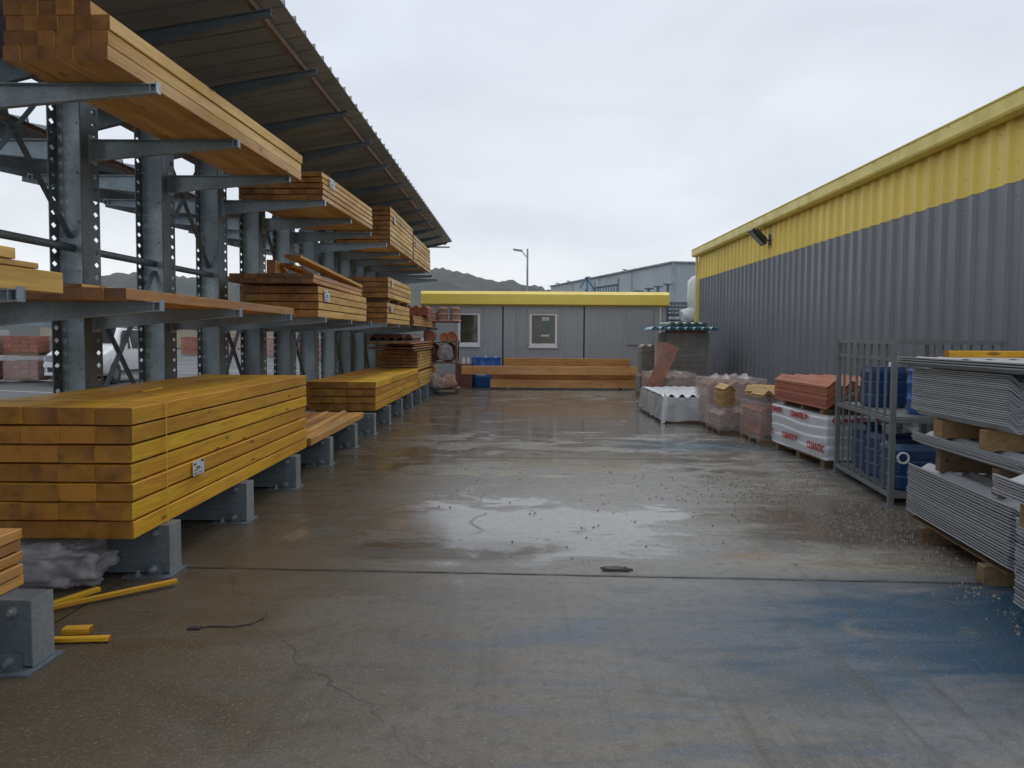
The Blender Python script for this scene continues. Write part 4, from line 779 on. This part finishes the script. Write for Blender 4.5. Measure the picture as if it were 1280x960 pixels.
# ------------------------------------------------------------------ film wrapped tile pallets
def draped(t_, x0, x1, y0, y1, z0, z1, mt, seed, name='film', amp=.022, wav=.05, top=True, flare=0.0):
    m = MB(); n = 34; nz_ = 9; rows = []
    per = [((x0+(x1-x0)*i/n), y0, 0, -1) for i in range(n)]+[(x1, y0+(y1-y0)*i/n, 1, 0) for i in range(n)]+[(x1-(x1-x0)*i/n, y1, 0, 1) for i in range(n)]+[(x0, y1-(y1-y0)*i/n, -1, 0) for i in range(n)]
    for j in range(nz_+1):
        u = j/nz_; z = z0+(z1-z0)*u; r = []
        for k, (x, y, nx, ny) in enumerate(per):
            d = amp*MN.noise(Vector((x*3.5, y*3.5, z*1.5+seed)))+amp*.45*abs(MN.noise(Vector((x*8, y*8, z*1.5+seed))))+flare*(1-u)
            zz = z+(wav*(.5+.5*math.sin((x+y)*2*pi/.2)) if 0 else 0)+(MN.noise(Vector((x*3, y*3, seed)))*.04 if j == 0 else 0)
            r.append((x+nx*d, y+ny*d, zz))
        rows.append(r)
    P = len(per); vs = [p for r in rows for p in r]; m.add(vs, [(j*P+i, j*P+(i+1) % P, (j+1)*P+(i+1) % P, (j+1)*P+i) for j in range(nz_) for i in range(P)], 0, True)
    if top:
        g = 26; tv = []
        for a in range(g+1):
            for b in range(g+1):
                x = x0+(x1-x0)*a/g; y = y0+(y1-y0)*b/g; e_ = min(a, b, g-a, g-b)/g
                tv.append((x, y, z1+min(1, e_*8)*(wav*(1-abs(math.sin(pi*(x-x0)/.36)))**1.6*1.6*(.6+.8*MN.noise(Vector((y*2, seed, x)))+.2)+.04*MN.noise(Vector((x*2.5, y*2.5, seed))))))
        m.add(tv, [(a*(g+1)+b, (a+1)*(g+1)+b, (a+1)*(g+1)+b+1, a*(g+1)+b+1) for a in range(g) for b in range(g)], 0, True)
    return m.build(name, mt, t_)
def pallet_parts(t_, x0, x1, y0, y1):
    m = MB()
    for y in (y0+.03, (y0+y1)/2-.05, y1-.13): m.box((x0, y, 0), (x1, y+.10, .09))
    for k in range(6): xx = x0+(x1-x0-.1)*k/5; m.box((xx, y0, .092), (xx+.1, y1, .112))
    m.build('pallet', MW, t_)
def tile_core(t_, x0, x1, y0, y1, z0, z1, mt, part='tile', amp=.06, step=.03):
    n = max(2, round((x1-x0-.04)/.2)); pit = (x1-x0-.04)/n; me = wave_sheet(n, pit, amp, y1-y0-.04, .013, mt, part, 6); k = int((z1-z0-amp)/step)
    for i in range(k): link(part, me, t_, (x0+.02+R0.uniform(-.008, .008), y0+.02+R0.uniform(-.008, .008), z0+i*step))
def wrapped(label, x0, x1, y0, y1, h, mt, film_, seed, wav=.06):
    t_ = thing('wrapped_tile_pallet', label, 'pallet', (x0, y0, 0)); pallet_parts(t_, 0, x1-x0, 0, y1-y0); tile_core(t_, 0, x1-x0, 0, y1-y0, .113, h, mt)
    draped(t_, -.012, x1-x0+.012, -.012, y1-y0+.012, .07, h+.01, film_, seed, wav=wav); return t_
wrapped('film wrapped pallet of red roof tiles just beyond the white pack', 3.66, 4.72, 12.75, 13.85, .62, MTE, MFM, 3)
wrapped('pink film wrapped tile pallet standing taller behind the ochre tiles', 3.42, 4.45, 15.15, 16.2, .88, MTP, MFP, 7)
wrapped('far pink wrapped tile pallet below the tall concrete sheet stack', 3.0, 4.05, 19.2, 20.4, .80, MTP, MFP, 9)
wrapped('low film wrapped tile pallet carrying the nested ochre ridge tiles', 3.36, 4.40, 14.05, 15.0, .44, MTP, MFM, 5, wav=.0)
sheet_stack(3.44, 14.1, .47, 0, 1, .24, .07, .7, .014, .036, 9, MTO, 'narrow column of nested ochre ridge tiles beside the white tarp', 'roof tiles', 'tile_stack', part='tile')
sheet_stack(3.72, 12.85, .72, .1, 3, .2, .07, .5, .014, .03, 2, MTO, 'two loose ochre wavy tiles lying flat on the film wrapped red tiles', 'roof tiles', 'tile_stack', part='tile', seg=10)
sheet_stack(4.05, 13.30, .72, .9, 2, .22, .09, .5, .014, .05, 2, MTO, 'two crooked ochre tiles standing higher on the film wrapped red tiles near the wall', 'roof tiles', 'tile_stack', part='tile', seg=10)
# white tarp pack
tp = thing('tarp_covered_stack', 'low stack of grey corrugated sheets under a white tarp with hanging plastic', 'roof sheets', (2.80, 15.95, 0)); pallet_parts(tp, .05, 1.2, 0, 2.9)
me = wave_sheet(6, .2, .07, 2.9, .01, MSC, 'sheet', 8)
for i in range(9): link('sheet', me, tp, (0+R0.uniform(-.01, .01), R0.uniform(-.03, .03), .115+i*.036))
m = MB(); vs = []; g = 40
for a in range(g+1):
    for b in range(g+1):
        x = -.02+1.24*a/g; y = -.04+2.95*b/g; vs.append((x, y, .525+(.008+.03*max(0, 1-y/.5))*math.cos(2*pi*x/.2+pi)+.02*MN.noise(Vector((x*3, y*3, 2)))))
m.add(vs, [(a*(g+1)+b, (a+1)*(g+1)+b, (a+1)*(g+1)+b+1, a*(g+1)+b+1) for a in range(g) for b in range(g)], 0, True); solid(m.build('tarp', MTW, tp), .006)
draped(tp, -.035, 1.235, -.055, 2.93, .06, .505, film('tarp_skirt', (.66, .68, .71), .62), 12, 'plastic_skirt', .06, 0, False, .05)
m = MB(); m.prism([(-.10, .0), (-.02, .02), (.02, .50), (-.04, .58)], 'Y', -.09, -.06); m.build('tarp_fold', MTW, tp)
# tall stack of concrete coloured sheets
tall = sheet_stack(3.70, 21.0, .12, 0, 5, .21, .035, 1.6, .022, .0325, 50, MSC, 'tall weathered stack of concrete grey corrugated sheets by the warehouse corner', jit=.004, seg=10)
pal = MB(); pal.box((-.02, 0, -.12), (1.08, 1.6, -.002)); pal.build('pallet', MW, tall)
sheet_stack(3.28, 20.75, 1.80, -.03, 8, .205, .07, 1.5, .008, .012, 2, MBS, 'pale blue corrugated plastic sheets lying on the tall concrete grey stack', jit=.05)
sheet_stack(3.75, 21.2, 1.90, .04, 5, .2, .05, 1.3, .008, .02, 4, MGS, 'greenish grey corrugated offcuts on top of the pale blue sheets', jit=.04)
m = MB(); m.box((0, 0, 0), (.95, .5, .06)); o = m.build('dark_board', MTD, None, (3.72, 20.9, 1.735)); o.location.z = 1.74; tag(o, 'dark board edge sandwiched under the pale blue plastic sheets', 'board')
st = sheet_stack(3.30, 22.9, .12, 0, 2, .2, .05, .8, .022, .033, 14, MSC, 'short lower stack of grey tiles left of the tall concrete stack', 'roof tiles', 'tile_stack', part='tile')
pal = MB(); pal.box((0, 0, -.12), (.42, .8, -.002)); pal.build('pallet', MW, st)
sheet_stack(3.34, 22.9, .66, 0, 2, .2, .05, .8, .022, .033, 22, MSC, 'upper stack of grey tiles standing on the short one', 'roof tiles', 'tile_stack', part='tile')
ls = thing('leaning_slab', 'reddish grooved terracotta slab leaning against the tall grey stack', 'slab', (2.82, 18.96, 0), -.1)
m = MB(); m.cbox((-.16, -.02, 0), (.16, .02, 1.62), .004)
for k in range(3): m.box((-.10+k*.08, -.028, .01), (-.075+k*.08, -.0205, 1.61))
o = m.build('body', paint('slab_terracotta', (.33, .15, .10), .7, dirt=.5, nscale=6), ls); o.rotation_euler = (RD(-10), RD(24), 0)
m = MB(); m.box((0, 0, 0), (.30, .30, 1.5)); o = m.build('terracotta_column', MTE, None, (3.46, 21.15, 0)); 
for e_ in (0,):
    o.data.materials[0] = MTP
tag(o, 'pale terracotta flue blocks standing left of the tall grey stack', 'flue block')
# stacked grey crates and white sacks beyond the warehouse corner
def crate(x, y, z, i, lb):
    t_ = thing('grey_crate', lb, 'crate', (x, y, z), 0, None); m = MB(); W, D, Hh = 1.0, 1.0, .56
    for (a, b) in ((0, 0), (W, 0), (0, D), (W, D)): m.box((a-.04, b-.04, 0), (a+.04, b+.04, Hh))
    m.build('post', MGD, t_); m = MB()
    for k in range(4): z0 = .06+k*.125; m.box((.04, -.02, z0), (W-.04, .0, z0+.05)); m.box((.04, D, z0), (W-.04, D+.02, z0+.05)); m.box((-.02, .04, z0), (0, D-.04, z0+.05)); m.box((W, .04, z0), (W+.02, D-.04, z0+.05))
    for k in range(8): m.box((.08+k*.115, -.012, .06), (.11+k*.115, -.002, .5))
    m.build('grid', MGD, t_); m = MB(); m.box((.0, .0, .03), (W, D, .055)); m.build('floor_plate', MGD, t_)
for i in range(5): crate(4.95, 28.6, i*.58, i, ('lowest', 'second', 'third', 'fourth', 'topmost')[i]+' grey grid crate of the stack between office and warehouse corner')
for i, (x, z, s_) in enumerate(((5.80, 2.60, (.36, .4, .62)), (5.64, 2.05, (.42, .45, .26)))):
    crumple('white_sack', (x, 27.3, z+(.40 if i == 0 else .26)), s_, MTW, ('upper bulging', 'lower flattened')[i]+' white sack at the warehouse corner beside the grey crates', 'sack', 20+i, .14, 16)
m = MB(); m.box((-.45, -.45, 0), (.45, .45, 2.08)); m.box((-.5, -.5, .9), (.5, .5, 1.0)); o = m.build('wooden_crate', MW, None, (5.8, 27.3, 0)); tag(o, 'tall wooden crate carrying the white sacks behind the warehouse corner', 'crate')
# ------------------------------------------------------------------ far background
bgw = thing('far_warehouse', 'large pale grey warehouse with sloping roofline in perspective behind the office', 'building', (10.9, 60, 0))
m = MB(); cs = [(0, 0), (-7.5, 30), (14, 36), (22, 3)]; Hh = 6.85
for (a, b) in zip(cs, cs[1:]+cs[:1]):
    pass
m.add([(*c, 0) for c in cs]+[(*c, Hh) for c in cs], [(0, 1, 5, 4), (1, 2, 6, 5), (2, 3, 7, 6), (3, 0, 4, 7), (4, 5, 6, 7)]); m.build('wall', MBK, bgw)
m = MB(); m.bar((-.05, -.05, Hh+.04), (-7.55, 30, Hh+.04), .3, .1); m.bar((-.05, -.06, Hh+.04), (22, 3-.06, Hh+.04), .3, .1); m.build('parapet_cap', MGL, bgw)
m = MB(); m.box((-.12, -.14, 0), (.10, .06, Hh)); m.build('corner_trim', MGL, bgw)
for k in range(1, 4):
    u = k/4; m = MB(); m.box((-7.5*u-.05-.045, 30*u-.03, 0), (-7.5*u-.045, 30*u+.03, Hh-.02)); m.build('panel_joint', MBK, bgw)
for u in (.10, .22, .42, .70):
    m = MB(); m.box((-.04, -.04, 0), (.04, .04, .10)); m.bar((.05, 0, .12), (-.3, -.05, .16), .16, .07); m.build('wall_lamp', MGR, bgw, (-7.5*(1-u)-.05, 30*(1-u), Hh+.02)) if u != .70 else m.build('wall_lamp', MGR, bgw, (-2.2, 8.8, Hh+.02))
lp = thing('street_lamp', 'tall thin street lamp with a single arm beyond the office', 'street lamp', (.50, 50, 0)); m = MB(); m.tube((0, 0, 0), (0, 0, 6.75), .085, 10, 0, .05); m.build('pole', MGL, lp)
m = MB(); m.bar((0, 0, 6.2), (-.35, 0, 6.62), .05, .05); m.build('arm', MGL, lp); m = MB(); m.bar((-.3, 0, 6.62), (-.85, 0, 6.70), .22, .10); m.build('lamp_head', MGL, lp)
MCB = paint('crane_blue', (.16, .30, .44), .5)
cb = thing('blue_hoist', 'small blue steel hoist frame showing above the office roof', 'hoist', (3.62, 45, 0)); m = MB()
for a, b in (((-.25, 0, 0), (0, 0, 4.75)), ((.35, 0, 0), (0, 0, 4.75)), ((0, 0, 4.75), (.45, .2, 4.0)), ((-.25, 0, 3.6), (.35, 0, 4.1)), ((-.1, 0, 4.1), (.3, 0, 3.6)), ((-.05, 0, 4.75), (-.35, .3, 4.2))): m.bar(a, b, .07, .07)
m.build('frame', MCB, cb)
sf = thing('pipe_frame', 'dark slatted steel storage frame showing above the office roof', 'frame', (4.05, 45, 0)); 
for k in range(9):
    m = MB(); m.box((k*.14, 0, .5), (k*.14+.06, .06, 4.22+.02*k)); m.build('slat', MGD, sf)
m = MB(); m.box((-.05, -.03, 0), (.02, .09, 4.5)); m.box((1.2, -.03, 0), (1.28, .09, 4.72)); m.bar((0, .03, 4.2), (1.22, .03, 4.38), .06, .10); m.bar((0, .03, 3.2), (1.22, .03, 3.2), .06, .06); m.build('frame_post', MGD, sf)
for i, (x, y, h) in enumerate(((4.50, 32, 3.32), (4.90, 32, 3.42), (5.25, 32, 3.5), (5.62, 32, 3.58))):
    t_ = thing('tee_post', ('leftmost', 'second', 'third', 'rightmost')[i]+' dark post with a flat plate on top rising behind the office', 'post', (x, y, 0)); m = MB(); m.box((-.05, -.05, 0), (.05, .05, h)); m.build('pole', MGD, t_); m = MB(); m.box((-.16, -.08, h), (.18, .08, h+.05)); m.build('plate', MGD, t_)
# left beyond: road paint, pallets, van
m = MB(); m.add([(-30, 30.0, -.052), (-7.9, 21.6, -.052), (-7.9, 21.75, -.052), (-30, 30.2, -.052)], [(0, 1, 2, 3)]); m.add([(-34, 40.0, -.052), (-9, 39.0, -.052), (-9, 39.3, -.052), (-34, 40.3, -.052)], [(0, 1, 2, 3)])
m.add([(-40, 20, -.052), (-9, 20.6, -.052), (-9, 20.8, -.052), (-40, 20.2, -.052)], [(0, 1, 2, 3)]); struct(m.build('road_markings', paint('road_paint', (.55, .55, .55), .5, dirt=.5)))
def brick_pallet(x, y, z, lb, mt, W=1.2, D=1.1, Hh=.82, wrapd=True):
    t_ = thing('brick_pallet', lb, 'pallet', (x, y, z)); m = MB(); 
    for yy in (0, D/2-.05, D-.1): m.box((0, yy, 0), (W, yy+.1, .09))
    m.box((0, 0, .092), (W, D, .112)); m.build('pallet', MW, t_)
    me = MB(); me.cbox((.005, .004, .004), (.285, D-.01, .134), .006); mm = me.mesh('brick', mt)
    for r in range(int((Hh-.12)/.14)):
        for c in range(int(W/.29)): link('brick', mm, t_, (c*.29+.015+R0.uniform(-.006, .006), R0.uniform(-.012, .012), .114+r*.14))
    if wrapd: draped(t_, -.01, W+.01, -.02, D+.02, .05, Hh+.02, MFM, R0.random()*9, wav=0)
    return t_
k = 0
names = ['leftmost', 'second', 'third', 'fourth']
for i in range(4):
    for j in range(2):
        brick_pallet(-20.4+i*1.42, 27.9+.35*i, j*.86, names[i]+' column of wrapped red bricks left of the white van, '+('bottom', 'top')[j]+' pallet', MBR, wrapd=(i+j) % 2 == 0)
for i in range(3):
    brick_pallet(-19.8+i*1.5, 36.4, 0, ('left', 'middle', 'right')[i]+' brick pallet in the row beyond the white van', MBR)
for i, (x, y) in enumerate(((-26.5, 66), (-24.2, 66.5), (-21.5, 67), (-18.5, 62), (-16.5, 62.5), (-13.5, 55), (-11.8, 55.4))):
    brick_pallet(x, y, 0, ('first', 'second', 'third', 'fourth', 'fifth', 'sixth', 'last')[i]+' from the left of the distant brick pallets seen between the columns', MBR, 1.6, 1.2, 1.4, i % 2 == 1)
fw = thing('boundary_building', 'low beige building far off seen between the rack columns', 'building', (-40, 95, 0)); m = MB(); m.box((-14, 0, 0), (16, 8, 3.0)); m.build('wall', MBE, fw); m = MB(); m.prism([(-.5, 2.95), (8.5, 2.95), (4, 4.0)], 'X', -14.5, 16.5); m.build('roof', MTE, fw)
# van
vn = thing('white_van', 'white panel van parked facing the camera behind the timber rack', 'van', (-14.35, 27.0, -.05))
st_ = [(0.00, .36, .62, .80, .84, .70, .60), (.06, .33, .90, .98, .93, .90, .80), (.30, .30, 1.00, 1.10, .95, .92, .80), (.80, .28, 1.08, 1.24, .955, .90, .76), (1.00, .28, 1.10, 1.33, .955, .88, .72), (1.62, .28, 1.12, 1.88, .955, .80, .62), (1.90, .28, 1.12, 1.96, .955, .79, .62), (4.55, .28, 1.12, 1.97, .955, .80, .62), (4.80, .32, 1.10, 1.90, .94, .80, .60), (4.88, .40, 1.08, 1.70, .90, .80, .58)]
m = MB(); vs = []
for (y, zb, zbelt, zt, wb, ws, wt) in st_:
    half = [(wb*.93, zb), (wb, zb+.14), (wb, zbelt), (ws, zt-.10 if zt-.10 > zbelt else zbelt+.02), (wt, zt)]
    vs += [(x, y, z) for x, z in half]+[(-x, y, z) for x, z in half[::-1]]
K = 10; m.add(vs, [(j*K+i, (j+1)*K+i, (j+1)*K+(i+1) % K, j*K+(i+1) % K) for j in range(len(st_)-1) for i in range(K)], 0, True); m.add(vs, [tuple(range(K)), tuple(range((len(st_)-1)*K, len(st_)*K))[::-1]])
m.build('body', MVB, vn)
MVG = paint('van_glass', (.012, .015, .018), .22, dirt=0); MVG.node_tree.nodes['Principled BSDF'].inputs['Specular IOR Level'].default_value = .15
m = MB(); m.add([(-.83, 1.02, 1.35), (.83, 1.02, 1.35), (.70, 1.60, 1.87), (-.70, 1.60, 1.87)], [(0, 1, 2, 3)]); solid(m.build('windscreen', MVG, vn, (0, -.03, .025)), .01)
for s_ in (1, -1):
    m = MB(); m.add([(s_*.945, 1.25, 1.16), (s_*.945, 2.05, 1.16), (s_*.835, 2.05, 1.80), (s_*.85, 1.66, 1.78)], [(0, 1, 2, 3) if s_ > 0 else (3, 2, 1, 0)]); solid(m.build('side_window', MVG, vn, (s_*.012, 0, 0)), .01, 0)
    m = MB(); m.add([(s_*.945, 2.2, 1.16), (s_*.945, 3.3, 1.16), (s_*.835, 3.3, 1.80), (s_*.835, 2.2, 1.80)], [(0, 1, 2, 3) if s_ > 0 else (3, 2, 1, 0)]); solid(m.build('side_window', MVG, vn, (s_*.012, 0, 0)), .01, 0)
    m = MB(); m.box((min(s_*.50, s_*.86), -.02, .76), (max(s_*.50, s_*.86), .06, .96)); m.build('headlight', MHL, vn)
    m = MB(); m.box((min(s_*.98, s_*1.16), 1.28, 1.12), (max(s_*.98, s_*1.16), 1.40, 1.36)); m.build('mirror', MVB, vn)
    m = MB(); m.box((min(s_*.945, s_*.962), 1.1, .36), (max(s_*.945, s_*.962), 3.7, .44)); m.build('side_trim', MGR, vn)
    for y in (.92, 3.95):
        t2 = MB(); t2.lathe([(.30, -.11), (.345, -.10), (.345, .10), (.30, .11)], 24, axis='X'); tw = t2.build('wheel', MTY, vn, (s_*.86, y, .345)); t3 = MB(); t3.lathe([(.19, -.115), (.19, .115)], 18, axis='X'); t3.lathe([(.07, -.125), (.07, .125)], 10, axis='X'); t3.build('rim', MAL, tw)
        t4 = MB(); t4.lathe([(.40, -.02), (.40, .02)], 24, axis='X'); t4.build('wheel_arch', MGR, vn, (s_*.938, y, .37))
m = MB(); m.box((-.50, -.025, .80), (.50, .02, .93)); m.box((-.78, -.04, .42), (.78, .02, .58)); m.build('grille', MGR, vn)
m = MB(); m.box((-.9, -.06, .58), (.9, .04, .70)); m.box((-.88, -.05, .32), (.88, .04, .42)); m.box((-.5, -.035, .85), (.5, -.026, .875)); m.build('bumper', MVB, vn)
# ------------------------------------------------------------------ gravel on the yard
m = MB(); rg = random.Random(5)
for i in range(2300):
    u = rg.random()
    if i > 1500: y = rg.uniform(4.6, 13); x = (3.02 if y < 7.3 else 3.55)+abs(rg.gauss(0, .12))*(-1 if rg.random() < .8 else 1); u = .3
    elif u < .6: x = rg.gauss(2.75, .45); y = rg.gauss(8.3, .8)
    elif u < .85: x = rg.gauss(3.2, .3); y = rg.gauss(7.2, .6)
    else: x = rg.uniform(-1.5, 3.2); y = rg.uniform(5.9, 11)
    if x > 3.75: continue
    s_ = rg.choice((.005, .007, .009, .012, .016)) if u < .85 else rg.choice((.005, .008, .014)); a = rg.random()*6
    m.add([(x+s_*cos(a), y+s_*sin(a), 0), (x+s_*cos(a+2.1), y+s_*sin(a+2.1), 0), (x+s_*cos(a+4.2), y+s_*sin(a+4.2), 0), (x, y, s_*1.2)], [(0, 1, 3), (1, 2, 3), (2, 0, 3)])
stuff(m.build('gravel', paint('gravel_stone', (.30, .25, .20), .7, dirt=.6)))
crumple('debris_clump', (.70, 5.86, .008), (.085, .035, .012), paint('debris_dark', (.07, .065, .05), .7), 'small flat clump of dark debris lying at the slab joint in the middle', 'debris', 31, .6, 14)
# ------------------------------------------------------------------ misty air
hm = bpy.data.materials.new('mist'); hm.use_nodes = True; ht = hm.node_tree; ht.nodes.clear(); ho = ht.nodes.new('ShaderNodeOutputMaterial'); hp = ht.nodes.new('ShaderNodeVolumePrincipled')
hp.inputs['Color'].default_value = (.86, .90, .94, 1); hp.inputs['Density'].default_value = .0002; hp.inputs['Anisotropy'].default_value = .2; ht.links.new(hp.outputs[0], ho.inputs['Volume'])
m = MB(); m.box((-1400, -60, -1.2), (1400, 1000, 95)); stuff(m.build('haze', hm))
GR = {'wood_bearer': 'wooden bearers under packs and sheet stacks', 'brick_pallet': 'brick pallets stored beyond the rack', 'chimney_pot': 'chimney pots on the tile rack', 'blue_canister': 'blue canisters in the steel cage', 'grey_crate': 'grey crates stacked beyond the office', 'tee_post': 'posts with flat tops behind the office', 'timber_pack': 'timber packs stored on the cantilever rack', 'sheet_stack': 'stacks of corrugated sheets', 'wrapped_tile_pallet': 'film wrapped tile pallets along the warehouse', 'blue_drum': 'blue plastic drums', 'wood_scrap': 'wood scraps lying about', 'long_beam': 'long beams before the office', 'ridge_tile': 'round fittings on the tile rack', 'round_tile': 'round dark tiles on the tile rack', 'canopy_roof': 'corrugated canopies', 'loose_boards': 'loose board layers on the rack', 'small_can': 'small cans by the drum', 'tile_stack': 'stacks of roof tiles', 'white_sack': 'white sacks at the corner', 'wrapped_tile': 'wrapped fittings on the tile rack'}
for o in list(bpy.data.objects):
    if o.get('category') and o.name.split('.')[0] in GR: o['group'] = GR[o.name.split('.')[0]]
